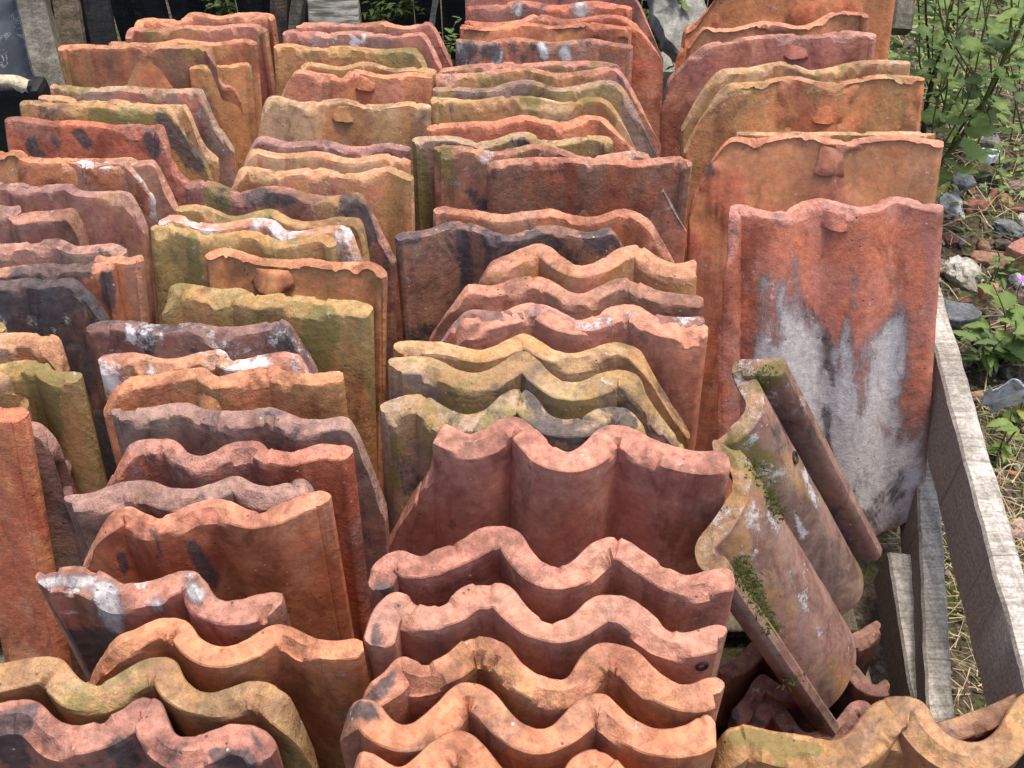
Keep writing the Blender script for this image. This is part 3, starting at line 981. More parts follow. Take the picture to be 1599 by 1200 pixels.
tile('thin rosy tile edge just below the blue grey spotted tile', G3,
     'f676,124 690,107 733,97 760,100 800,98 854,93 888,98 962,97 f977,132', 'pink', 'brown', 's', .3, .35, .08, grey=.3)
tile('ochre tile with a pale wavy edge and sloping right corner behind the grey olive one', G3,
     '680,117 733,110 783,110 827,105 864,110 920,110 969,111 f1028,218', 'ochre', 'pink', 's', .58, .25, .1, grey=.2)
tile('grey olive tile with a dark mossy face and long sloping corner', G3,
     '676,138 719,132 766,137 800,130 834,125 871,133 901,132 969,133 f1027,242', 'greybrown', 'olive', 'm', .5, .5, .06)
tile('golden ochre crusted tile behind the bright orange wavy one', G3,
     '670,162 675,152 719,150 746,155 800,152 834,147 861,152 881,159 952,158 f995,237', 'ochre', 'cream', 'y', .7, .1, .05, chip=1.5)
tile('bright orange wavy tile with a clean pale rim, far back in the middle stack', G3,
     '663,204 672,195 706,187 733,187 773,192 800,183 824,176 847,181 885,191 912,183 942,182 952,190 f995,235', 'orange', 'red', 'o', .06, .06, .02)
tile('pale cream rimmed tile with a mossy green left edge', G3,
     '640,221 648,214 699,209 719,214 750,223 777,216 800,205 827,204 844,216 874,221 915,210 949,210 960,222', 'greybrown', 'olive', 'c', .66, .35, .18,
     lean=19, paint=(('v',655,250,660,345,12),('d',800,220,815,228,10),))
tile('dark red tile whose right end sticks out past the large mottled tile', G3,
     '760,250 850,245 930,248 1000,249 1020,247 1057,243 1078,248 1083,260', 'red', 'brown', 's', .1, .3, .03, lean=15)
tile('large mottled tile with a blue grey smear on its top right, long side sloping', G3,
     '674,232 679,226 726,225 766,233 800,233 834,226 861,223 885,233 918,243 952,241 996,236 1016,243 f1030,274 f1070,353', 'brown', 'salmon', 's',
     .42, .34, .30, grey=.42, lean=20, paint=(('w',960,264,1012,256,9),('g',950,266,1016,262,14),('g',890,254,930,258,8),('g',1042,300,1068,350,8),('d',735,300,755,320,14),))
tile('rust tile with a smooth pale rim between the mottled tile and the black purple one', G3,
     '673,330 692,321 719,321 746,323 787,338 820,333 864,321 888,329 922,339 956,334 972,329 1003,333 1020,345 f1050,400', 'brown', 'orange', 's', .25, .3, .05)
tile('black purple tile with a sooty wavy top in the centre of the picture', G3,
     '613,370 625,363 665,356 699,346 722,344 753,355 793,365 834,353 868,351 915,363 952,354 f977,388', 'purple', 'brown', 'd', .12, .70, .08, gloss=.45,
     lean=18, paint=(('d',835,366,862,386,13),('d',722,372,730,460,8),('d',620,375,650,372,8),('d',920,365,940,380,12),))
tile('salmon tile with two high humps and a clean thick rim', G3,
     'f750,442 768,406 800,388 835,380 860,388 880,405 905,413 935,400 965,387 1000,387 1030,403 1060,407 1080,398 1089,402', 'salmon', 'ochre', 's', .2, .04, .1,
     t=.024)
tile('pink wavy tile with a grey sloping left edge, second below the two humped salmon tile', G3,
     'f676,520 729,440 739,438 773,444 800,437 834,433 861,437 881,447 901,454 929,447 962,437 996,441 1020,451 1070,454 1096,456', 'salmon', 'brown', 's',
     .12, .12, .14, grey=.22, t=.022)
tile('greyish tile strip with white smears wedged between two pink wavy tiles', G3,
     'f688,532 731,480 783,484 850,478 880,485 915,499 960,483 1030,491 1096,489', 'mauve', 'pink', 'm', .1, .15, .45, grey=.3)
tile('broad salmon tile with a thick chipped rim and plain pink right face', G3,
     'f704,540 722,497 739,495 773,488 807,476 831,472 854,479 881,495 908,498 935,486 962,475 993,476 1020,491 1047,501 1080,500 1105,502', 'dusty', 'salmon', 'p',
     .14, .03, .06, t=.026, lean=17)
tile('golden ochre wavy tile with a dirty crust, first of the three mossy tiles', G3,
     '609,540 618,533 658,528 692,530 722,540 750,547 780,538 800,525 820,519 841,528 864,543 895,550 929,542 962,537 993,542 1004,553 f1033,603 f1075,667',
     'ochre', 'cream', 'y', .66, .22, .05, t=.022)
tile('olive tile with a lilac patch on its left rim, second of the three mossy tiles', G3,
     '600,567 608,559 641,554 672,554 695,565 719,579 743,584 766,577 790,562 810,547 827,548 844,562 864,584 888,595 912,593 942,581 976,578 999,590 f1013,620 f1070,696',
     'greybrown', 'olive', 'c', .66, .25, .06, t=.027)
tile('mossy tile with a cream rim and a black sooty hollow on its right', G3,
     '587,635 598,626 641,615 665,615 682,625 702,638 733,647 760,636 780,616 800,606 824,608 841,623 854,643 874,653 901,652 929,638 956,633 983,638 1003,661 f1012,682',
     'greybrown', 'olive', 'c', .62, .42, .16, t=.029, lean=14, paint=(('d',852,668,912,690,11),('d',915,690,985,662,11),('v',615,690,620,760,14),))
tile('broad dusky pink tile with two dark troughs and a ragged left side', G3,
     'f606,835 f618,812 f645,768 f672,728 f676,694 695,660 733,677 750,670 780,652 807,648 827,657 847,677 868,697 888,707 912,690 935,667 962,660 993,667 1020,684 1070,700 1105,702 1130,699',
     'pink', 'dusty', 'p', .0, .12, .02, t=.03, lean=10)
tile('pale pink thick rimmed tile with a grey broken left tip, fifth from the front', G3,
     '569,915 587,875 625,857 645,866 660,871 674,858 719,844 746,824 773,819 804,824 817,837 834,864 854,881 874,884 895,874 918,851 949,836 976,839 1003,857 1037,881 1070,898 1110,889 1140,884',
     'dusty', 'pink', 'p', .02, .18, .05, t=.027, chip=1.3, paint=(('g',585,882,612,868,18),('d',575,915,600,945,26),))
tile('pink grey tile with a nail hole in its right rim end', G3,
     '564,1004 581,953 608,925 635,924 645,937 675,947 699,935 719,916 746,907 793,911 807,925 827,952 854,969 874,970 895,959 922,933 942,928 986,932 1013,952 1047,979 1070,986 1110,975 1135,974 1142,987',
     'dusty', 'mauve', 'p', .14, .18, .12, grey=.1, t=.028, chip=1.3, holes=((1088, 1006, .0052),), paint=(('d',570,985,606,940,32),))
tile('apricot thick rimmed wavy tile third from the front of the middle stack', G3,
     'f563,1096 577,1066 602,1046 611,1034 621,1023 638,1026 658,1036 679,1030 706,1013 726,993 766,993 793,1006 810,1030 834,1050 861,1057 881,1060 895,1043 908,1020 935,1001 969,1003 996,1013 1013,1033 1037,1053 1070,1070 1110,1055 1127,1057 1138,1077',
     'salmon', 'ochre', 'o', .14, .06, .02, t=.027, chip=1.2, paint=(('d',575,1080,606,1056,26),))
tile('vivid orange wavy tile with a grey lump and white fleck at its left end', G3,
     'f541,1120 555,1092 583,1090 600,1108 612,1124 625,1133 641,1131 665,1114 692,1087 712,1067 733,1063 760,1070 780,1087 800,1114 820,1131 844,1138 861,1134 881,1111 901,1090 929,1079 952,1084 969,1104 996,1124 1030,1138 1070,1131 1105,1110 1116,1114',
     'orange', 'brown', 'o', .06, .12, .16, t=.027, chip=1.2, paint=(('d',556,1104,592,1112,20),('w',545,1112,549,1116,6),))
tile('frontmost orange tile of the middle stack, cut by the bottom of the picture', G3,
     'f553,1200 562,1172 577,1170 600,1186 625,1200 650,1178 690,1146 719,1139 740,1148 766,1175 790,1205 830,1222 870,1220 885,1190 902,1175 935,1168 960,1180 980,1205 1010,1225 1060,1215',
     'orange', 'salmon', 'o', .05, .06, .06, t=.028, chip=1.2)

# ---- right-hand stack, back to front
tile('tall bright orange tile at the very back of the right-hand stack, broken on its left', G4,
     'f1058,150 f1062,95 f1068,50 f1087,36 f1115,0 1128,-24 1190,-26 1250,-24 1320,-26 1400,-24', 'bright', 'bright', 'o', .16, .02, .03, spall=.2, lean=24)
tile('bright orange flaked tile just in front of the tallest one at the back', G4,
     'f1072,75 f1102,41 1127,42 1195,35 1249,37 1302,21 1350,18 1357,26', 'bright', 'salmon', 'o', .16, .02, .03, spall=.4, lean=24)
tile('purple pink tile with a broken lug near the back of the right-hand stack', G4,
     'f1034,262 f1041,132 f1060,108 1103,65 1138,61 1188,57 1222,51 1249,50 1276,54 1316,50 1363,49 1370,54', 'salmon', 'pink', 'm', .05, .12, .02, gloss=.45,
     lean=24, nibs=((1242, 84, 46, 16, .009),))
tile('pale ochre tile with a lilac smudge on its thin top edge', G4,
     'f1063,204 1121,109 1178,103 1222,99 1249,104 1262,109 1309,98 1363,96 1418,92', 'ochre', 'cream', 'c', .58, .06, .18, lean=25)
tile('golden ochre tile with a broken lug and a pale band along its top', G4,
     'f1067,238 1132,131 1195,125 1249,121 1279,126 1330,121 1397,118 1441,117', 'bright', 'ochre', 'c', .46, .06, .1, lean=26, spall=.1,
     nibs=((1282, 172, 40, 24, .007),))
tile('thin buff tile edge seen just above the flaked orange tile', G4,
     '1150,205 1190,206 1260,206 1340,205 1400,205 1459,205', 'ochre', 'cream', 'c', .4, .05, .05, lean=22, t=.010, wave=(0, 1, 0))
tile('orange tile with large flaked ochre patches and a square lug', G4,
     'f1078,330 f1080,310 1139,215 1188,212 1229,209 1262,211 1303,216 1346,211 1397,214 1472,216', 'coral', 'salmon', 'o', .10, .12, .05, lean=28, gloss=.35,
     spall=.42, nibs=((1296, 246, 44, 40, .005),), paint=(('d',1106,262,1115,270,16),))
tile('long smooth red tile with grey mortar smears down its face, frontmost of the right-hand stack', G4,
     'f1134,560 1141,338 1146,326 1160,322 1212,322 1262,319 1293,313 1323,312 1350,317 1397,313 1466,311', 'coral', 'pink', 'm', .0, .12, .26, grey=.60, greydown=1.0, wave=(.011, 2.6, 2.6),
     gloss=.55, lean=29, t=.018, nibs=((1300, 342, 42, 32, .013),),
     bot=((1120, 860), (1345, 842), (1372, 832), (1400, 808), (1418, 785), (1428, 755)), paint=(('g',1215,450,1250,560,34),('g',1255,520,1275,640,36),('g',1322,490,1318,700,13),('g',1408,478,1388,560,22),('g',1372,585,1345,735,26),('g',1330,800,1400,745,50),('g',1230,480,1330,700,55),('g',1390,520,1360,720,34),('g',1190,440,1200,600,20),('g',1240,400,1250,470,16),('g',1335,430,1330,480,12),('d',1375,790,1415,730,18),('d',1290,640,1300,720,14),('d',1345,700,1330,800,14),('d',1340,815,1405,775,16),('d',1290,520,1300,600,10),('g',1442,440,1412,490,10),('w',1205,440,1200,540,8),('w',1322,500,1310,650,7),('g',1205,326,1218,352,13),))
BIG = TILES[-1]

# low tiles under the leaning tile; the gap's shade is put into their dark colours
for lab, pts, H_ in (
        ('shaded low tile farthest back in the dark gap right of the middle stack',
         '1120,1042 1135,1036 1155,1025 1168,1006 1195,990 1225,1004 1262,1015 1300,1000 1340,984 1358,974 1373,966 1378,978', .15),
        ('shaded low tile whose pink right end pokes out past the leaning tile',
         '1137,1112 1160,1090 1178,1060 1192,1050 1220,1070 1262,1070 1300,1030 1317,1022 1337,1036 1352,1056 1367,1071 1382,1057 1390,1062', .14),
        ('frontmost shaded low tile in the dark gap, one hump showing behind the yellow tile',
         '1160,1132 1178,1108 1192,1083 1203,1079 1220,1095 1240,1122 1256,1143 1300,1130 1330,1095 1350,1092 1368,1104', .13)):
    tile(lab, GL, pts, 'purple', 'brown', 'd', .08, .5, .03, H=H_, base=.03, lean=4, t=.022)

# the tile leaning out to the right
LZ = .45
bl_ = onz(1276, 1146, .13)
dv = bl_ - onz(1094, 891, LZ)
tile('double roll tile leaning to the right with a thick ochre end and mossy troughs', G4,
     '1229,558 1208,550 1171,550 1150,559 1139,575 1144,595 1158,619 1166,634 1154,653 1131,670 1110,688 1112,705 1131,720 1144,757 1121,798 1092,835 1084,850 1084,871 1094,891 1112,897 1130,889',
     'greybrown', 'mauve', 'y', .56, .34, .40, grey=.30, H=.54, H2=LZ, length=abs(dv.z), drop=tuple(dv), t=-.024, chip=1.2, gloss=.25, holes=((1255, 717, .006),), paint=(('w',1163,697,1182,682,6),('w',1258,735,1276,785,8),('w',1252,935,1298,1025,8),('w',1205,800,1215,830,8),('v',1190,600,1215,578,14),('v',1152,700,1196,745,22),('v',1158,885,1200,1000,17),('v',1225,1060,1260,1110,14),('w',1240,800,1262,860,6),))
LEANER = TILES[-1]
tv, tf = [], []
rm = random.Random(5)
for v in LEANER.data.vertices:
    w = LEANER.location + v.co
    if v.normal.dot(EYE - w) < 0.1: continue
    dq = w - EYE
    px_, py_ = 799.5 + F * dq.x / dq.dot(FWD), 600 - F * dq.dot(UP) / dq.dot(FWD)
    for (xa, ya, xb, yb, hw, de) in ((1150, 880, 1196, 985, 13, .9), (1222, 1035, 1262, 1105, 12, .9), (1190, 585, 1216, 572, 8, .35), (1196, 775, 1204, 790, 6, .8), (1170, 720, 1215, 800, 10, .25)):
        ex, ey = xb - xa, yb - ya
        u = max(0, min(1, ((px_ - xa) * ex + (py_ - ya) * ey) / (ex * ex + ey * ey)))
        if math.hypot(px_ - xa - u * ex, py_ - ya - u * ey) < hw * (.5 + .6 * abs(nz(w, 60, 1)) * 2) and rm.random() < de:
            for k in range(16):
                c_ = v.co + Vector((rm.gauss(0, .005), rm.gauss(0, .005), rm.gauss(0, .003)))
                up_ = (v.normal + Vector((rm.uniform(-.9, .9), rm.uniform(-.9, .9), rm.uniform(-.9, .9)))).normalized() * rm.uniform(.003, .008)
                sd_ = up_.orthogonal().normalized() * rm.uniform(.0008, .0020)
                b_ = len(tv)
                tv += [c_ - sd_, c_ + sd_, c_ + up_]
                tf.append((b_, b_ + 1, b_ + 2))
            break
if tv:
    tag(link('moss', mesh('moss', tv, tf, False), M_MOSS, LEANER), kind='stuff')

# yellow tiles at the bottom right
tile('purple backed tile rising behind the yellow one at the bottom right corner', G4,
     '1380,1128 1440,1134 1470,1126 1520,1110 1570,1090 1610,1070 1660,1062', 'purple', 'ochre', 'y', .3, .2, .03, H=.28, t=.024)
tile('large yellow wavy tile with shade painted on its left at the bottom right corner', G4,
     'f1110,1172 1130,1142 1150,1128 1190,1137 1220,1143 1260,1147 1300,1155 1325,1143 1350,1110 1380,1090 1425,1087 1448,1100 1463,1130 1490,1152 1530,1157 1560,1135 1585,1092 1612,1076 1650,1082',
     'brown', 'ochre', 'y', .50, .30, .03, paint=(('v', 1140, 1140, 1270, 1160, 22), ('v', 1340, 1125, 1352, 1105, 8)), H=.30, t=.036, lean=4)  # long green stroke paints the shade on the tile's left part
# ------------------------------------------------------------------ background behind the stacks
fence = empty('board_fence', (-0.4, 2.42, 0))
tag(fence, 'dark fence of upright boards, shade put into their black colour, behind the tile stacks', 'board fence')
xx = -2.0
while xx < 0.75:
    w = random.uniform(.062, .082)
    yo = random.uniform(-.012, .012)
    box('fence_board', (xx, 2.42 + yo, -.02), (xx + random.uniform(-.006, .006), 2.42 + yo, 1.05), w, .018, M_DARKWOOD, fence, wdir=(1, 0, 0), seg=6)
    xx += w + random.uniform(.002, .006)
for zz in (.25, .8):
    box('fence_rail', (-2.0, 2.46, zz), (.75, 2.46, zz), .03, .06, M_DARKWOOD, fence, wdir=(0, 1, 0), seg=4)


def leaner(name, label, cat, a, b, w, h, mat, group=None, wdir=(1, 0, 0), taper=1.0):
    o = box(name, a, b, w, h, mat, wdir=wdir, seg=24, rough=.002, taper=taper)
    return tag(o, label, cat, group)


def pxw(npx, Y, y=60):
    p = ony(800, y, Y)
    return npx * (p - EYE).dot(FWD) / F


leaner('timber_post', 'weathered grey timber post leaning beside the dark sheet at the top left', 'timber post',
       ony(92, 170, 1.72), ony(36, -60, 2.0), pxw(44, 1.85), .045, M_POSTWOOD)
leaner('leaning_board', 'dark grey board leaning just right of the grey post', 'board', ony(128, 150, 1.86), ony(92, -60, 2.06), pxw(40, 1.95), .02, M_BROWNWOOD,
       'dark boards leaning at the top left')
leaner('leaning_board', 'near black board leaning between the grey post and the rearmost orange tile', 'board', ony(178, 150, 1.92), ony(140, -60, 2.1), pxw(40, 1.95), .02, M_DARKWOOD,
       'dark boards leaning at the top left')
leaner('timber_post', 'upright brown timber behind the gap of the first two stacks', 'timber post', ony(440, 130, 2.12), ony(436, -60, 2.2), pxw(26, 2.1), .05, M_BROWNWOOD)
leaner('timber_post', 'tilted grey brown timber leaning on the upright one behind the second stack', 'timber post', ony(452, 130, 2.08), ony(474, -60, 2.2), pxw(20, 2.1), .04, M_POSTWOOD)
# weathered ribbed plank at the back of the second stack
T_ = NT('ribbed_pale_wood')
sd_ = T_.attr('seed')
st_ = T_.noise(1.0, 4, .6, sd_, T_.mapping(scale=(14, 14, 150)))
st2_ = T_.noise(1.0, 3, .6, sd_, T_.mapping(scale=(90, 90, 60)))
cc_ = T_.mix(T_.ramp(st_, .40, .60), (.09, .085, .065), (.34, .32, .27))
cc_ = T_.mix(T_.ramp(st2_, .5, .7, 0, .5), cc_, (.12, .13, .06))
M_RIB = T_.done(cc_, .9, T_.bump(st_, .8, .004), .2)
leaner('weathered_plank', 'pale ribbed weathered plank end standing behind the second stack', 'plank',
       ony(528, 110, 2.0), ony(516, -60, 2.15), pxw(78, 2.05), .03, M_RIB)
leaner('thin_pole', 'thin grey stick leaning against the black fence', 'stick', ony(664, 100, 2.3), ony(690, -60, 2.36), pxw(9, 2.3), .012, M_GREYWOOD)

# dark sheet at the top left
def sheet(name, label, cat, corners, mat, thick=.008, n=14, amp=.006, kind=None, seed=3.0):
    c = [Vector(p) for p in corners]
    nrm = (c[1] - c[0]).cross(c[3] - c[0]).normalized()
    o = sum(c, Vector()) / 4
    vs, fs = [], []
    for side in (0, 1):
        for j in range(n + 1):
            for i in range(n + 1):
                u, v = i / n, j / n
                p = (c[0].lerp(c[1], u)).lerp(c[3].lerp(c[2], u), v)
                p = p + nrm * (amp * nz(p, 12, seed) + (thick if side else 0))
                if i in (0, n) or j in (0, n):
                    p = p + Vector((nz(p, 50, seed), nz(p, 50, seed + 1), nz(p, 50, seed + 2))) * amp * .7
                vs.append(p - o)
    Q = n + 1
    for side in (0, 1):
        k = side * Q * Q
        for j in range(n):
            for i in range(n):
                f = (k + j * Q + i, k + j * Q + i + 1, k + (j + 1) * Q + i + 1, k + (j + 1) * Q + i)
                fs.append(f if side else f[::-1])
    ed = [i for i in range(Q)] + [j * Q + n for j in range(1, Q)] + [n * Q + i for i in range(n - 1, -1, -1)] + [j * Q for j in range(n - 1, 0, -1)]
    for a, b in zip(ed, ed[1:] + ed[:1]):
        fs.append((a, b, b + Q * Q, a + Q * Q))
    ob = link(name, mesh(name, vs, fs, True, 45), mat)
    ob.location = o
    ob['seed'] = seed
    return tag(ob, label, cat)


Y1, Y2 = 2.05, 1.83
TS = NT('scuffed_dark_sheet')
_n = TS.noise(16, 5, .6)
_s = TS.noise(7, 6, .7, None, TS.mapping(scale=(1, 1, 3.2)), 1.6)
_c = TS.mix(TS.ramp(_n, .35, .65), (.025, .029, .036), (.060, .068, .080))  # dark blue grey sheet, darkened further to paint in the overhead shade
_c = TS.mix(TS.ramp(TS.math('ABSOLUTE', TS.math('SUBTRACT', _s, .58)), .0, .014, .5, 0), _c, (.50, .50, .52))
M_SCUFF = TS.done(_c, .55, TS.bump(_n, .4, .004), .3)
sheet('dark_sheet', 'dark blue grey scuffed sheet leaning at the top left corner', 'sheet',
      (ony(-80, 128, Y2), ony(86, 124, Y2), ony(30, -50, Y1), ony(-80, -50, Y1)), M_SCUFF, .012)
# black tub with a frayed pale strip
tub = empty('black_tub', (-.98, 1.62, 0))
tag(tub, 'black plastic tub in shadow below the dark sheet with a frayed pale rim', 'plastic tub')
def hullbox(name, a, b, mat, parent):
    ax, ay, az = a
    bx_, by_, bz_ = b
    vs = [Vector((x, y, z)) for z in (az, bz_) for (x, y) in ((ax, ay), (bx_, ay), (bx_, by_), (ax, by_))]
    bmx = bmesh.new()
    V = [bmx.verts.new(v - parent.location) for v in vs]
    for f in ((3, 2, 1, 0), (4, 5, 6, 7), (0, 1, 5, 4), (1, 2, 6, 5), (2, 3, 7, 6), (3, 0, 4, 7)):
        bmx.faces.new([V[i] for i in f])
    bmesh.ops.bevel(bmx, geom=bmx.edges[:], offset=.012, segments=2, affect='EDGES', profile=.6)
    me = bpy.data.meshes.new(name)
    bmx.to_mesh(me)
    bmx.free()
    return link(name, me, mat, parent)
pa, pb = ony(-90, 140, 1.66), ony(84, 140, 1.66)
hullbox('tub_body', (pa.x, 1.60, .0), (pb.x, 1.655, .388), M_BLACK, tub)
fr0 = []
frf = []
q0, q1 = onz(-70, 130, .41), onz(43, 122, .41)
for i in range(41):
    u = i / 40
    p = q0.lerp(q1, u)
    dz = .002 * nz(p, 40, 2) + .002 * nz(p, 140, 3)
    tail = max(0, u - .75) * .06
    lo = -.004 + .010 * nz(p, 220, 5) - tail * .2
    for k, (yo, zo) in enumerate(((-.016, lo), (-.018, .004), (0, .010), (.014, .002))):
        fr0.append(p + Vector((0, yo, dz + zo - tail)) - tub.location)
for i in range(40):
    for k in range(3):
        frf.append((i * 4 + k, (i + 1) * 4 + k, (i + 1) * 4 + k + 1, i * 4 + k + 1))
link('frayed_rim', mesh('frayed_rim', fr0, frf), M_FRAY, tub)

# grey stone slab between the middle and right-hand stacks
def slab(name, label, cat, pts, thick, mat, group=None, seed=1.0, jag=.004):
    P = [Vector(p) for p in pts]
    o = sum(P, Vector()) / len(P)
    nrm = Vector()
    for i in range(len(P)):
        nrm += (P[i] - o).cross(P[(i + 1) % len(P)] - o)
    nrm.normalize()
    if nrm.dot(EYE - o) < 0: nrm = -nrm
    ring = []
    for i in range(len(P)):
        a, b = P[i], P[(i + 1) % len(P)]
        m = max(2, int((b - a).length / .012))
        for k in range(m):
            q = a.lerp(b, k / m)
            ring.append(q + Vector((nz(q, 45, seed), nz(q, 45, seed + 3), nz(q, 45, seed + 6))) * jag)
    N = len(ring)
    vs = []
    for (s, dpt) in ((.0, .0), (.5, .0006), (.93, 0), (1.0, -thick * .18), (1.0, -thick)):
        for q in ring:
            p = o + (q - o) * s + nrm * dpt
            p = p + nrm * .002 * nz(p, 40, seed + 9)
            vs.append(p - o)
    fs = []
    for r in range(4):
        for i in range(N):
            fs.append((r * N + i, r * N + (i + 1) % N, (r + 1) * N + (i + 1) % N, (r + 1) * N + i))
    fs.append(tuple(range(4 * N, 5 * N)))
    bmx = bmesh.new()
    me = bpy.data.meshes.new(name)
    me.from_pydata([tuple(v) for v in vs], [], fs)
    bmx.from_mesh(me)
    bmesh.ops.remove_doubles(bmx, verts=bmx.verts[:], dist=1e-5)
    bmesh.ops.recalc_face_normals(bmx, faces=bmx.faces[:])
    bmx.to_mesh(me)
    bmx.free()
    me.polygons.foreach_set('use_smooth', [True] * len(me.polygons))
    me.set_sharp_from_angle(angle=math.radians(40))
    ob = link(name, me, mat)
    ob.location = o
    return tag(ob, label, cat, group)


slab('stone_slab', 'speckled grey stone slab with a pointed lower end between the middle and right-hand stacks', 'stone slab',
     [ony(1012, -40, 1.95), ony(1090, -40, 1.95), ony(1110, 25, 1.86), ony(1080, 70, 1.80), ony(1063, 90, 1.78), ony(1040, 62, 1.80), ony(1020, 22, 1.87)],
     .035, M_CONC, jag=.006)
slab('concrete_block', 'dark mossy lump of concrete wedged below the pointed stone slab', 'concrete lump',
     [onz(1015, 60, .20), onz(1062, 62, .20), onz(1066, 108, .20), onz(1030, 118, .20)], .16, M_CONC, jag=.008)
leaner('timber_post', 'short grey timber stub showing past the back of the right-hand stack', 'timber post',
       ony(1405, 50, 2.0), ony(1412, -50, 2.1), pxw(30, 2.05), .04, M_POSTWOOD)


# ------------------------------------------------------------------ rubble at the right
def rock(name, label, cat, x, y, wpx, hpx, c1, c2, group=None, z=None, lift=.22, rough=.22, flat=1.0, seed=None, rz=None, box_=0.0):
    gp = onz(x, y, .02)
    sc = (gp - EYE).dot(FWD) / F
    rx = wpx * sc / 2
    rn = hpx * sc / 2
    sd = seed if seed is not None else random.uniform(0, 99)
    bmx = bmesh.new()
    bmesh.ops.create_icosphere(bmx, subdivisions=4, radius=1)
    rz = rz if rz is not None else random.uniform(-.6, .6)
    ry = rn * 1.25
    rzz = rn * .85 * flat
    for v in bmx.verts:
        p = v.co.copy()
        if box_ > 0:
            m = max(abs(p.x), abs(p.y), abs(p.z))
            p = p.lerp(p / m * .82, box_)
        d = 1 + rough * nz(p, 1.6, sd) + rough * .55 * nz(p, 4.2, sd + 1) + rough * .22 * nz(p, 11, sd + 2)
        # a few broken planes
        for kx in range(4):
            pn = Vector((nz((kx, 1, 0), 3.3, sd), nz((kx, 2, 0), 3.3, sd), nz((kx, 3, 0), 3.3, sd)))
            if pn.length > .02:
                pn.normalize()
                ex = (p * d).dot(pn) - .72
                if ex > 0: p = p - pn * ex * .8 / d
        p = p * d
        v.co = (p.x * rx, p.y * ry, p.z * rzz)
    me = bpy.data.meshes.new(name)
    bmx.to_mesh(me)
    bmx.free()
    me.polygons.foreach_set('use_smooth', [True] * len(me.polygons))
    me.set_sharp_from_angle(angle=math.radians(32))
    o = link(name, me, M_STONE)
    zc = ground_z(gp.x, gp.y) + rzz * lift
    q = onz(x, y, max(.0, zc))
    o.location = (q.x, q.y, zc)
    o.rotation_euler = (random.uniform(-.2, .2), random.uniform(-.2, .2), rz)
    o['base'] = list(c1)
    o['alt'] = list(c2)
    o['seed'] = sd
    if label: tag(o, label, cat, group)
    return o


WHT, CRM = (.52, .49, .43), (.38, .33, .25)
GRY, GRD = (.20, .195, .175), (.11, .105, .09)
BRK, BRD, TAN, PNK = (.26, .115, .075), (.14, .068, .05), (.30, .19, .12), (.32, .155, .115)
rock('stone', 'large pale lumpy stone just right of the big smeared tile', 'stone', 1508, 420, 64, 56, WHT, CRM, rough=.30)
rock('stone', 'chalky white stone under the yellowing leaves at the tile edge', 'stone', 1486, 322, 44, 46, WHT, (.55, .54, .50), rough=.32)
rock('stone', 'mossy blue grey stone above the tan fragment', 'stone', 1576, 356, 56, 34, (.19, .20, .19), (.10, .105, .09), rough=.35)
rock('stone', 'pale grey stone behind the white shard of china', 'stone', 1550, 216, 34, 24, (.40, .37, .33), (.28, .26, .22), rough=.3)
rock('stone', 'buff stone at the right edge beside the mossy blue grey stone', 'stone', 1598, 344, 20, 26, CRM, WHT, rough=.3)
rock('stone', 'small pale stone at the right edge near the purple flower', 'stone', 1594, 426, 26, 24, (.52, .50, .44), (.40, .38, .30), rough=.3)
rock('stone', 'dim grey stone partly under the large lumpy one', 'stone', 1480, 404, 36, 26, (.26, .24, .21), (.16, .15, .12), rough=.3)
rock('stone', 'pinkish stone beside the bleached rail near the straw', 'stone', 1588, 826, 40, 34, (.46, .30, .24), (.34, .22, .18), rough=.35)
rock('stone', 'whitish stone glimpsed through the plants behind the ochre tile', 'stone', 1494, 200, 36, 30, WHT, GRY, rough=.35)
rock('stone', 'white pebble at the top beside the tall orange tile', 'stone', 1434, 36, 22, 12, WHT, CRM, rough=.3)
rock('stone', 'small cream pebble left of the climbing stem near the top', 'stone', 1407, 46, 14, 10, CRM, WHT, rough=.3)
rock('brick_fragment', 'rust brown brick fragment under the pale stalk', 'brick fragment', 1522, 324, 48, 30, BRK, BRD, rough=.2, box_=.75)
rock('brick_fragment', 'orange brown brick fragment with a flat red end face', 'brick fragment', 1561, 312, 40, 34, (.40, .20, .11), BRK, rough=.2, box_=.75)
rock('brick_fragment', 'purplish brick fragment at the right edge above the red brown ones', 'brick fragment', 1590, 292, 44, 24, (.24, .15, .13), (.17, .11, .10), rough=.2, box_=.8)
rock('brick_fragment', 'dark red brick fragment at the right edge by the orange brown one', 'brick fragment', 1590, 322, 36, 22, BRD, BRK, rough=.2, box_=.8)
rock('brick_fragment', 'long tan and pink fragment lying below the mossy stone', 'brick fragment', 1547, 396, 64, 30, TAN, PNK, rough=.22, box_=.6, rz=-.55)
rock('brick_fragment', 'brown fragment tucked behind the long tan one', 'brick fragment', 1538, 378, 28, 22, (.26, .16, .10), BRD, rough=.25, box_=.6)
rock('brick_fragment', 'dull red fragment in shade left of the tan one', 'brick fragment', 1487, 368, 36, 30, BRD, (.12, .06, .05), rough=.3, box_=.6)
rock('brick_fragment', 'small brick red chip touching the side of the big smeared tile', 'brick fragment', 1466, 412, 26, 18, BRK, PNK, rough=.2, box_=.7)
rock('brick_fragment', 'red chip lying just above the dark flat slate', 'brick fragment', 1510, 462, 26, 16, BRK, BRD, rough=.2, box_=.7)
rock('brick_fragment', 'faded red chip right of the tile chip with two holes', 'brick fragment', 1580, 448, 24, 14, PNK, BRK, rough=.25, box_=.6)
rock('brick_fragment', 'brown lump behind the white shard of china', 'brick fragment', 1565, 250, 36, 24, (.24, .15, .10), BRD, rough=.3, box_=.4)
rock('brick_fragment', 'tan lump among the leaves at the upper right', 'brick fragment', 1535, 115, 24, 12, TAN, CRM, rough=.3, box_=.4)
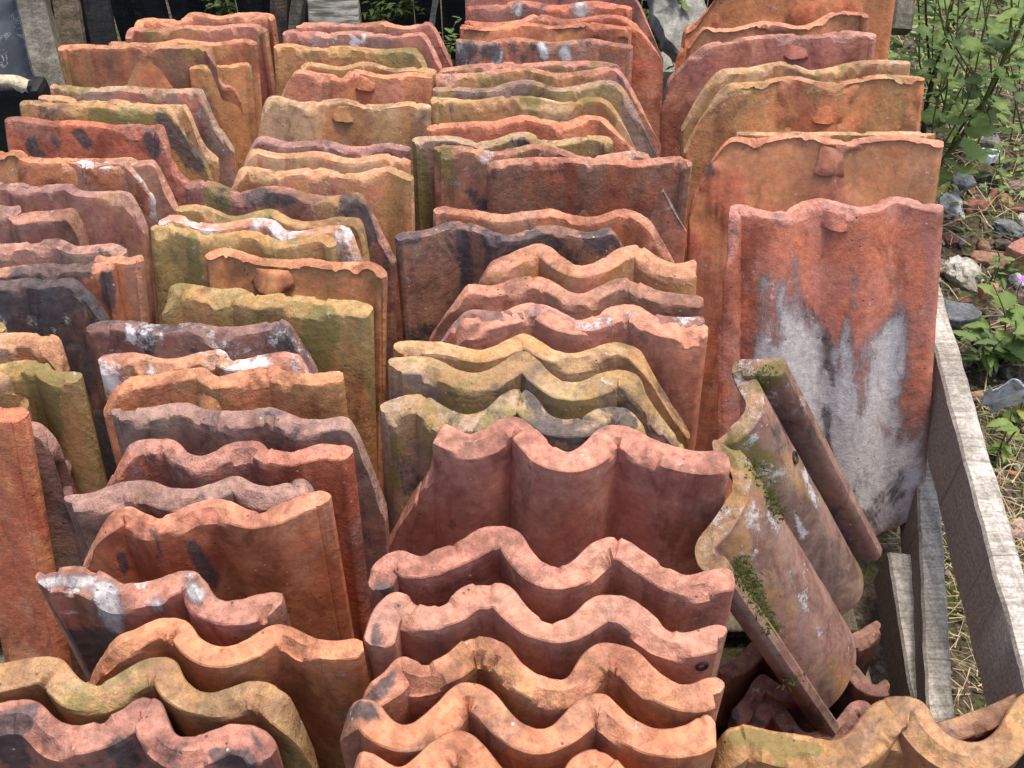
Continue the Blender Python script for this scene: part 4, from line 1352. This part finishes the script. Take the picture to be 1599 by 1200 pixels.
rock('brick_fragment', 'red chip in the straw right of the rail', 'brick fragment', 1562, 744, 20, 16, BRK, PNK, rough=.25, box_=.6)
rock('brick_fragment', 'flat orange red chip at the right edge above the straw', 'brick fragment', 1586, 734, 22, 10, (.45, .17, .08), BRK, rough=.25, box_=.6)
rock('brick_fragment', 'dark red lump beside the torn plastic', 'brick fragment', 1578, 643, 14, 12, BRD, BRK, rough=.3, box_=.4)
rock('brick_fragment', 'tiny bright orange chip below the torn plastic', 'brick fragment', 1574, 668, 9, 9, (.55, .22, .10), (.5, .2, .1), rough=.2, box_=.4)


def chip_(label, pts, thick, c1, c2, z=.05, name='tile_chip', cat='tile chip', holes=(), tilt=0.0):
    P = [onz(x, y, z + tilt * (x - pts[0][0]) * .001) for x, y in pts]
    o = slab(name, label, cat, P, thick, M_STONE, jag=.003)
    o['base'] = list(c1)
    o['alt'] = list(c2)
    o['seed'] = random.uniform(0, 90)
    for (x, y, r) in holes:
        c = onz(x, y, z + .0035)
        vs = [c - o.location + Vector((math.cos(k / 12 * math.tau) * r, math.sin(k / 12 * math.tau) * r, 0)) for k in range(12)]
        vs += [v - Vector((0, 0, .006)) for v in vs]
        fs = [tuple(range(12))] + [(k, (k + 1) % 12, 12 + (k + 1) % 12, 12 + k) for k in range(12)]
        link('nail_hole', mesh('nail_hole', vs, fs, False), M_HOLE, o)
    return o


chip_('flat red tile chip with two small holes', [(1532, 437), (1561, 443), (1562, 453), (1537, 458), (1531, 448)], .018, (.44, .17, .11), PNK, .045,
      holes=((1538, 440, .0035), (1545, 442, .0035)))
chip_('pink triangular tile chip at the right edge above the tan fragment', [(1571, 386), (1596, 369), (1612, 372), (1612, 402), (1594, 398)], .02, PNK, (.40, .17, .12), .05)
chip_('dark grey slate piece lying flat right of the rail', [(1475, 467), (1520, 474), (1534, 488), (1528, 497), (1500, 503), (1478, 498)], .012, (.11, .115, .12), (.16, .165, .17), .035,
      name='slate_piece', cat='slate piece')
chip_('slate grey flake below the yellow green leaf', [(1486, 276), (1500, 268), (1520, 274), (1526, 286), (1508, 292), (1490, 287)], .012, (.11, .115, .12), (.15, .155, .16), .045,
      name='slate_piece', cat='slate piece')
chip_('white shard of china lying among the brown rubble', [(1533, 230), (1554, 231), (1562, 236), (1560, 241), (1548, 246), (1533, 243)], .02, (.82, .81, .79), (.78, .77, .74), .06,
      name='china_shard', cat='china shard')

# torn plastic bag
pts_ = [(1521, 641), (1600, 648), (1640, 596), (1560, 594)]
PC = [onz(1521, 650, .03), onz(1586, 640, .03), onz(1610, 606, .10), onz(1540, 612, .10)]
nn = 34
vs, fs = [], []
for j in range(nn + 1):
    for i in range(nn + 1):
        u, v = i / nn, j / nn
        p = PC[0].lerp(PC[1], u).lerp(PC[3].lerp(PC[2], u), v)
        rid = abs(nz(p, 28, 4)) + .6 * abs(nz(p, 62, 5))
        p = p + Vector((.006 * nz(p, 40, 1), .006 * nz(p, 40, 2), .030 * rid + .012 * math.sin(v * math.pi)))
        if j in (0, nn) or i in (0, nn):
            p = p + Vector((.008 * nz(p, 60, 8), .010 * nz(p, 60, 9), 0))
        vs.append(p)
for j in range(nn):
    for i in range(nn):
        fs.append((j * (nn + 1) + i, j * (nn + 1) + i + 1, (j + 1) * (nn + 1) + i + 1, (j + 1) * (nn + 1) + i))
o_ = sum(PC, Vector()) / 4
bag = link('plastic_bag', mesh('plastic_bag', [v - o_ for v in vs], fs), M_PLASTIC)
bag.location = o_
sm_ = bag.modifiers.new('thickness', 'SOLIDIFY')
sm_.thickness = .0012
tag(bag, 'crumpled torn piece of clear grey plastic beside the rail', 'plastic bag')

# small rubble in between: nobody could count it
rv, rf, cols = [], [], []
ico = bmesh.new()
bmesh.ops.create_icosphere(ico, subdivisions=1, radius=1)
iv = [v.co.copy() for v in ico.verts]
ifc = [tuple(v.index for v in f.verts) for f in ico.faces]
ico.free()
PALR = [GRD, GRD, BRD, BRD, BRK, TAN, (.30, .27, .22), (.16, .12, .09), (.10, .08, .06), (.10, .08, .06), (.13, .10, .07)]
for i in range(1500):
    x = random.uniform(.66, 1.9)
    y = random.uniform(.5, 3.0)
    if x < .70 + .03 * y and y < 1.0: continue
    dens = 1.0 if 1.2 < y < 2.1 else .5
    if random.random() > dens: continue
    s = random.choice((.003, .004, .006, .008, .011, .016))
    sq = Vector((random.uniform(.6, 1.4), random.uniform(.6, 1.4), random.uniform(.35, .8))) * s
    rot = Matrix.Rotation(random.uniform(0, 6.28), 3, 'Z') @ Matrix.Rotation(random.uniform(-.5, .5), 3, 'X')
    b = len(rv)
    z = ground_z(x, y) + s * .3
    sd = i * .37
    c = random.choice(PALR)
    for v in iv:
        k = 1 + .35 * nz(v, 1.7, sd)
        q = rot @ Vector((v.x * sq.x, v.y * sq.y, v.z * sq.z)) * k
        rv.append((x + q.x, y + q.y, z + q.z))
        cols.append(c)
    rf += [tuple(a + b for a in f) for f in ifc]
me = mesh('rubble', rv, rf, False)
ca = me.color_attributes.new('tint', 'FLOAT_COLOR', 'POINT')
ca.data.foreach_set('color', [x for c in cols for x in (*c, 1)])
TR = NT('small_rubble')
_n = TR.noise(90, 4, .65)
_c = TR.mix(.85, TR.attr('tint', 'GEOMETRY', 'Color'), TR.mix(1.0, TR.attr('tint', 'GEOMETRY', 'Color'), TR.ramp(_n, .3, .7, .5, 1.4), 'MULTIPLY'))
tag(link('rubble', me, TR.done(_c, .92, TR.bump(_n, .7, .004), .2)), kind='stuff')


# ------------------------------------------------------------------ plants
def leaf_mesh(name, teeth=7, width=.42, fold=.16, curl=.25, seed=0.0):
    """Toothed ovate leaf one unit long from its stalk at the origin along +Y."""
    n = teeth * 2
    left, mid = [], []
    for i in range(n + 1):
        u = i / n
        w = width * 2.0 * (u ** .5) * ((1 - u) ** .85) if 0 < u < 1 else 0
        if i % 2: w *= 1.16
        else: w *= .86
        z = -curl * (u ** 2) * .6 + .02 * math.sin(u * 9 + seed)
        mid.append((0, u, z))
        left.append((w, u + (.035 if i % 2 == 0 and 0 < i < n else 0), z + fold * w - .12 * w * w + .03 * math.sin(u * 14 + seed)))
    vs = mid + left + [(-x, y, z + .015 * math.sin(y * 11 + seed * 2)) for (x, y, z) in left]
    fs = []
    N = n + 1
    for i in range(n):
        fs.append((i, N + i, N + i + 1, i + 1))
        fs.append((i + 1, 2 * N + i + 1, 2 * N + i, i))
    me = mesh(name, vs, fs)
    at = me.attributes.new('edge', 'FLOAT', 'POINT')
    at.data.foreach_set('value', [0.0] * N + [1.0] * (2 * N))
    at = me.attributes.new('vein', 'FLOAT', 'POINT')
    at.data.foreach_set('value', [1.0] * N + [0.0] * (2 * N))
    me.materials.append(M_LEAF)
    return me


LEAVES = [leaf_mesh('leaf', 7, .40, .22, .3, 0.3), leaf_mesh('leaf', 6, .46, .10, .45, 1.7), leaf_mesh('leaf', 8, .34, .30, .15, 2.9),
          leaf_mesh('leaf', 5, .50, .05, .2, 4.1)]
NARROW = [leaf_mesh('leaf', 5, .20, .15, .4, .9), leaf_mesh('leaf', 6, .24, .2, .6, 2.2)]
GREENS = [((.15, .24, .045), (.20, .29, .07)), ((.11, .19, .04), (.16, .24, .06)), ((.19, .27, .06), (.26, .33, .09)), ((.07, .13, .035), (.10, .17, .05))]
YEL = ((.42, .36, .08), (.24, .28, .06))


def put_leaf(parent, pos, size, azim, pitch, roll, cols, kinds=LEAVES):
    o = bpy.data.objects.new('leaf', random.choice(kinds))
    COL.objects.link(o)
    o.parent = parent
    o.location = Vector(pos) - parent.location
    o.rotation_euler = (Matrix.Rotation(azim, 3, 'Z') @ Matrix.Rotation(pitch, 3, 'X') @ Matrix.Rotation(roll, 3, 'Y')).to_euler()
    k = random.uniform(.8, 1.15)
    o.scale = (size, size, size)
    o['base'] = [c * k for c in cols[0]]
    o['alt'] = [c * k for c in cols[1]]
    return o


def tube(name, pts, r0, r1, mat, parent, n=7):
    P = [Vector(p) for p in pts]
    C = crom([tuple(p) for p in P], max(8, len(P) * 5))
    vs, fs = [], []
    for i, c in enumerate(C):
        a = (C[min(i + 1, len(C) - 1)] - C[max(0, i - 1)]).normalized()
        u = a.orthogonal().normalized()
        if i and 'pu' in locals():
            u = (pu - a * pu.dot(a)).normalized()
        pu = u
        w = a.cross(u)
        r = r0 + (r1 - r0) * i / (len(C) - 1)
        r *= 1 + .12 * nz(c, 60, 1)
        for k in range(n):
            an = k / n * math.tau
            vs.append(c + (u * math.cos(an) + w * math.sin(an)) * r - parent.location)
    for i in range(len(C) - 1):
        for k in range(n):
            fs.append((i * n + k, i * n + (k + 1) % n, (i + 1) * n + (k + 1) % n, (i + 1) * n + k))
    return link(name, mesh(name, vs, fs), mat, parent), C


def plant(label, Y, stems, leaves, nrand, group=None, cat='plant', yl=.0):
    root = empty('leafy_plant', (ony(*stems[0][0][0][:2], Y).x, Y, 0))
    tag(root, label, cat, group)
    curves = []
    for (pts, r0, r1, mat) in stems:
        pp = [ony(x, y, Y + (d[0] if d else 0)) for (x, y, *d) in pts]
        ob, C = tube('stem', pp, r0, r1, mat, root)
        curves.append(C)
    for (x, y, s, tone) in leaves:
        p = ony(x, y, Y + random.uniform(-.05, .03))
        sc = (p - EYE).dot(FWD) / F
        size = s * sc * 1.45
        az = random.uniform(-2.6, 2.6)
        cols = YEL if tone == 'y' else GREENS[3] if tone == 'd' else GREENS[random.choice((0, 2, 2))] if tone == 'b' else GREENS[random.choice((0, 1, 2))]
        o = put_leaf(root, p, size, az, random.uniform(-.25, .55), random.uniform(-.4, .4), cols)
        # centre the blade on the spot
        o.location -= (o.rotation_euler.to_matrix() @ Vector((0, .5, 0))) * size
    rs_ = random.Random(int(Y * 100))
    for k in range(9):
        x0, x1 = rs_.uniform(1440, 1620), rs_.uniform(1420, 1640)
        yb_ = rs_.uniform(190, 270)
        dY = rs_.uniform(-.05, .22)
        pp = [ony(x0 + (x1 - x0) * u + 14 * math.sin(u * 5 + k), yb_ - (yb_ + 30) * u, Y + dY) for u in (0, .3, .6, 1)]
        ob, C = tube('stem', pp, .0022, .0012, M_GSTEM, root, 5)
        curves.append(C)
    for i in range(nrand):
        C = random.choice(curves)
        c = random.choice(C[2:])
        s = random.uniform(.018, .040)
        put_leaf(root, c + Vector((random.gauss(0, .03), random.gauss(.02, .05), random.gauss(0, .03))), s, random.uniform(0, 6.28), random.uniform(-.3, .7), random.uniform(-.4, .4),
                 YEL if random.random() < yl else random.choice(GREENS))
    return root


plant('woody stemmed leafy plant rising beside the ochre tiles at the upper right', 2.03,
      [([(1441, 215), (1447, 165), (1458, 120), (1470, 85), (1477, 55), (1483, 22), (1490, -25)], .0065, .0045, M_STEM),
       ([(1479, 52), (1492, 35), (1505, 20), (1518, 8), (1530, -20)], .0035, .0025, M_STEM),
       ([(1453, 122), (1450, 85), (1447, 45), (1445, 0), (1444, -25)], .0030, .0022, M_STEM),
       ([(1455, 160), (1470, 145), (1488, 122), (1500, 90)], .0028, .002, M_GSTEM),
       ([(1452, 140), (1436, 100), (1436, 50), (1434, 0)], .0022, .0018, M_GSTEM)],
      [(1537, 26, 28, ''), (1485, 80, 44, 'b'), (1510, 5, 24, ''), (1464, 37, 22, ''), (1515, 81, 18, 'b'), (1527, 63, 18, 'b'), (1505, 124, 26, 'b'), (1456, 96, 22, 'd'),
       (1441, 69, 24, 'd'), (1461, 143, 16, 'b'), (1481, 143, 15, 'b'), (1521, 40, 16, 'y'), (1488, 167, 30, 'b'), (1462, 193, 20, ''), (1456, 173, 14, ''), (1432, 58, 16, 'd'),
       (1498, 22, 18, 'd'), (1436, 20, 18, 'd'), (1468, 8, 18, ''), (1424, 84, 16, ''), (1430, 112, 16, '')], 190, 'tall leafy plants in the rubble')
plant('slender green stemmed plant with big toothed leaves leaning up from behind the flaked tile', 1.80,
      [([(1458, 272), (1475, 248), (1492, 228), (1508, 203), (1530, 172), (1552, 125), (1572, 85), (1592, 45), (1605, 10), (1612, -30)], .0055, .0030, M_GSTEM),
       ([(1480, 240), (1497, 206), (1518, 178), (1545, 150), (1560, 120)], .0032, .0022, M_STEM),
       ([(1562, 105), (1575, 60), (1580, 20), (1578, -20)], .0028, .002, M_GSTEM),
       ([(1566, 98), (1585, 80), (1605, 70)], .0025, .002, M_GSTEM)],
      [(1562, 41, 24, ''), (1545, 84, 22, 'b'), (1519, 140, 24, 'd'), (1552, 120, 26, ''), (1538, 150, 26, 'b'), (1562, 154, 30, ''), (1590, 78, 24, 'b'), (1556, 69, 30, 'd'),
       (1497, 185, 28, ''), (1563, 169, 30, 'b'), (1533, 203, 40, 'b'), (1515, 230, 46, 'b'), (1482, 208, 32, 'y'), (1489, 254, 22, ''), (1510, 266, 24, 'b'), (1473, 277, 30, ''),
       (1470, 304, 32, 'y'), (1569, 203, 16, ''), (1586, 120, 22, ''), (1596, 150, 24, 'd'), (1598, 100, 22, 'd'), (1580, 20, 22, ''), (1594, 20, 20, 'd'), (1575, 135, 20, 'd')], 170,
      'tall leafy plants in the rubble', yl=.04)


def weed(label, x, y, nl, size, kinds, tones, height=.06, spread=.05, group=None):
    g = onz(x, y, .02)
    root = empty('low_weed', (g.x, g.y, ground_z(g.x, g.y)))
    tag(root, label, 'weed', group)
    for s in range(max(1, nl // 6)):
        tip = g + Vector((random.uniform(-spread, spread), random.uniform(-spread, spread), height * random.uniform(.6, 1.1)))
        ob, C = tube('stem', [root.location + Vector((random.uniform(-.008, .008), random.uniform(-.008, .008), -.004)), g.lerp(tip, .5) + Vector((0, 0, .01)), tip], .0022, .0012, M_GSTEM, root, 5)
        for k in range(6):
            c = C[int((k + 1.5) / 7.5 * (len(C) - 1))]
            put_leaf(root, c, size * random.uniform(.65, 1.15), k * 1.57 + random.uniform(-.4, .4), random.uniform(-.1, .5), random.uniform(-.3, .3), random.choice(tones), kinds)
    return root


weed('bright green leafy weed at the right edge above the torn plastic', 1580, 548, 30, .050, LEAVES, [GREENS[0], GREENS[2], GREENS[1]], .11, .07)
weed('dark narrow leaved weed just left of the bright green one', 1540, 560, 24, .055, NARROW, [GREENS[1], GREENS[3]], .08, .06)
weed('small star shaped nettle like weed standing right of the bleached rail', 1562, 700, 12, .040, NARROW, [GREENS[0], GREENS[2]], .085, .02)
weed('dark leaf sprig behind the white shard of china', 1560, 268, 6, .05, NARROW, [GREENS[3]], .05, .03)
weed('low grassy weed left of the purple flower', 1560, 430, 18, .030, NARROW, [GREENS[3], GREENS[1]], .05, .05)
weed('yellow green weed at the right edge below the torn plastic', 1597, 640, 12, .03, LEAVES, [GREENS[2], YEL], .05, .03)
for (x, y, lab) in ((1030, 10, 'ferny green sprig left of the pointed stone slab'), (1070, -6, 'green sprig hanging over the top of the pointed stone slab'),
                    (1028, 62, 'dim green sprig in the dark gap below the stone slab'), (345, 2, 'mossy green sprig above the rearmost orange tile'),
                    (585, 22, 'dim green sprig in front of the black fence boards'), (630, 6, 'small dark green sprig low on the black fence'),
                    (700, 62, 'dark green sprig left of the middle stack')):
    Y = {1030: 1.98, 1070: 1.90, 1028: 1.9, 345: 2.25, 585: 2.3, 630: 2.36, 700: 2.1}[x]
    g = ony(x, y, Y)
    root = empty('fern_sprig', g)
    tag(root, lab, 'fern sprig', 'green sprigs behind the stacks')
    for s in range(7):
        tip = g + Vector((random.uniform(-.055, .055), random.uniform(-.05, .02), random.uniform(-.05, .05)))
        ob, C = tube('stem', [g + Vector((0, .02, -.05)), g.lerp(tip, .5) + Vector((0, -.005, .01)), tip], .0016, .0008, M_GSTEM, root, 5)
        for k in range(7):
            put_leaf(root, C[min(len(C) - 1, 2 + k * 2)], random.uniform(.016, .028), k * 2.4 + random.uniform(-.4, .4), random.uniform(-.2, .5), 0, random.choice(GREENS[:2] + GREENS[3:]), NARROW)

# flowers
def flower(label, x, y, mat, r, n=5, group=None, z=.06):
    c = onz(x, y, z)
    root = empty('small_flower', (c.x, c.y, 0))
    tag(root, label, 'flower', group)
    tube('stem', [(c.x + .01, c.y, 0), (c.x, c.y, z * .6), (c.x, c.y, z)], .001, .0008, M_GSTEM, root, 5)
    for k in range(n):
        an = k / n * math.tau
        d = Vector((math.cos(an), math.sin(an), .25))
        s = Vector((-math.sin(an), math.cos(an), 0))
        vs = [c - root.location + q for q in (Vector(), d * r * .6 + s * r * .35, d * r, d * r * .6 - s * r * .35)]
        vs = vs + [Vector((0, 0, -.0008)) + v for v in vs]
        link('petal', mesh('petal', vs, [(0, 1, 2, 3), (7, 6, 5, 4), (0, 4, 5, 1), (1, 5, 6, 2), (2, 6, 7, 3), (3, 7, 4, 0)], False), mat, root)
flower('tiny purple flower at the right edge', 1597, 438, M_PETAL, .012)
flower('tiny yellow flower high among the leaves at the upper right', 1579, 22, M_YELLOW, .012, group='yellow flowers at the upper right', z=.28)
flower('tiny yellow flower just below the highest yellow one', 1584, 32, M_YELLOW, .010, group='yellow flowers at the upper right', z=.28)

# grass, straw and moss: uncountable
def blades(name, n, mat, region, lmin, lmax, w, droop, mask=None, up=.6):
    vs, fs = [], []
    for i in range(n):
        x = random.uniform(*region[0])
        y = random.uniform(*region[1])
        if mask and not mask(x, y): continue
        L = random.uniform(lmin, lmax)
        az = random.uniform(0, 6.283)
        el = random.uniform(.05, 1.2) * up
        d = Vector((math.cos(az) * math.cos(el), math.sin(az) * math.cos(el), math.sin(el)))
        s = Vector((-math.sin(az), math.cos(az), random.uniform(-.4, .4))) * w * random.uniform(.6, 1.3)
        bend = Vector((random.uniform(-.4, .4), random.uniform(-.4, .4), -droop)) * L
        o = Vector((x, y, ground_z(x, y) + random.uniform(.0, .03) * (1 if up < .4 else .3)))
        b = len(vs)
        for k, u in enumerate((0, .35, .7, 1)):
            p = o + d * (L * u) + bend * u * u
            p.z = max(p.z, ground_z(p.x, p.y) + .003)
            ww = s * (1 - u * .85)
            vs += [p - ww, p + ww]
        for k in range(3):
            fs.append((b + 2 * k, b + 2 * k + 1, b + 2 * k + 3, b + 2 * k + 2))
    return tag(link(name, mesh(name, vs, fs), mat), kind='stuff')


RX, RY = (.66, 2.0), (.25, 3.2)
inside = lambda x, y: x > .665
blades('straw', 2600, M_STRAW, (RX, RY), .05, .20, .0009, .25, inside, .35)
blades('grass', 9000, M_GRASS, (RX, RY), .02, .085, .0013, .5, lambda x, y: inside(x, y) and nz((x, y, 0), 3.2, 4) + (.25 if y < 1.5 or y > 2.1 else -.12) > 0.02)
blades('straw_litter', 1600, M_STRAW, ((.60, .95), (.4, 1.2)), .015, .06, .0008, .2, None, .3)
blades('dead_leaf_litter', 5000, M_BROWNWOOD, (RX, RY), .012, .03, .0045, .2, inside, .4)
mv, mf = [], []
for i in range(5200):
    x, y = random.uniform(.56, 1.25), random.uniform(.3, 1.75)
    if nz((x, y, 0), 6, 8) < .02 and x > .665: continue
    z = ground_z(x, y)
    b = len(mv)
    r = random.uniform(.002, .005)
    for k in range(3):
        an = random.uniform(0, 6.28)
        mv.append((x + math.cos(an) * r, y + math.sin(an) * r, z + random.uniform(0, .012)))
    mf.append((b, b + 1, b + 2))
tag(link('moss', mesh('moss', mv, mf, False), M_MOSS), kind='stuff')

# creeping leafy ground cover behind the plants
cm = []
gv, gf = [], []
for i in range(5200):
    x, y = random.uniform(.85, 2.1), random.uniform(1.75, 3.4)
    if nz((x, y, 0), 4.5, 12) < -.10: continue
    z = ground_z(x, y) + random.uniform(.004, .05)
    az, tl = random.uniform(0, 6.283), random.uniform(-.5, .7)
    s = random.uniform(.008, .022)
    rot = Matrix.Rotation(az, 3, 'Z') @ Matrix.Rotation(tl, 3, 'X')
    b = len(gv)
    for (u, v, w) in ((0, 0, 0), (-.32, .35, .06), (-.26, .7, .03), (0, 1, -.1), (.26, .7, .03), (.32, .35, .06), (0, .5, -.02)):
        gv.append(Vector((x, y, z)) + rot @ Vector((u, v, w)) * s)
    gf += [(b, b + 6, b + 1), (b + 1, b + 6, b + 2), (b + 2, b + 6, b + 3), (b + 3, b + 6, b + 4), (b + 4, b + 6, b + 5), (b + 5, b + 6, b)]
    k = random.uniform(.7, 1.2)
    g_ = random.choice(GREENS)[0]
    cm += [(g_[0] * k, g_[1] * k, g_[2] * k)] * 7
me = mesh('ground_cover', gv, gf)
ca = me.color_attributes.new('tint', 'FLOAT_COLOR', 'POINT')
ca.data.foreach_set('color', [x for c in cm for x in (*c, 1)])
TG = NT('ground_cover_leaf')
tag(link('ground_cover', me, TG.done(TG.attr('tint', 'GEOMETRY', 'Color'), .55, None, .3)), kind='stuff')
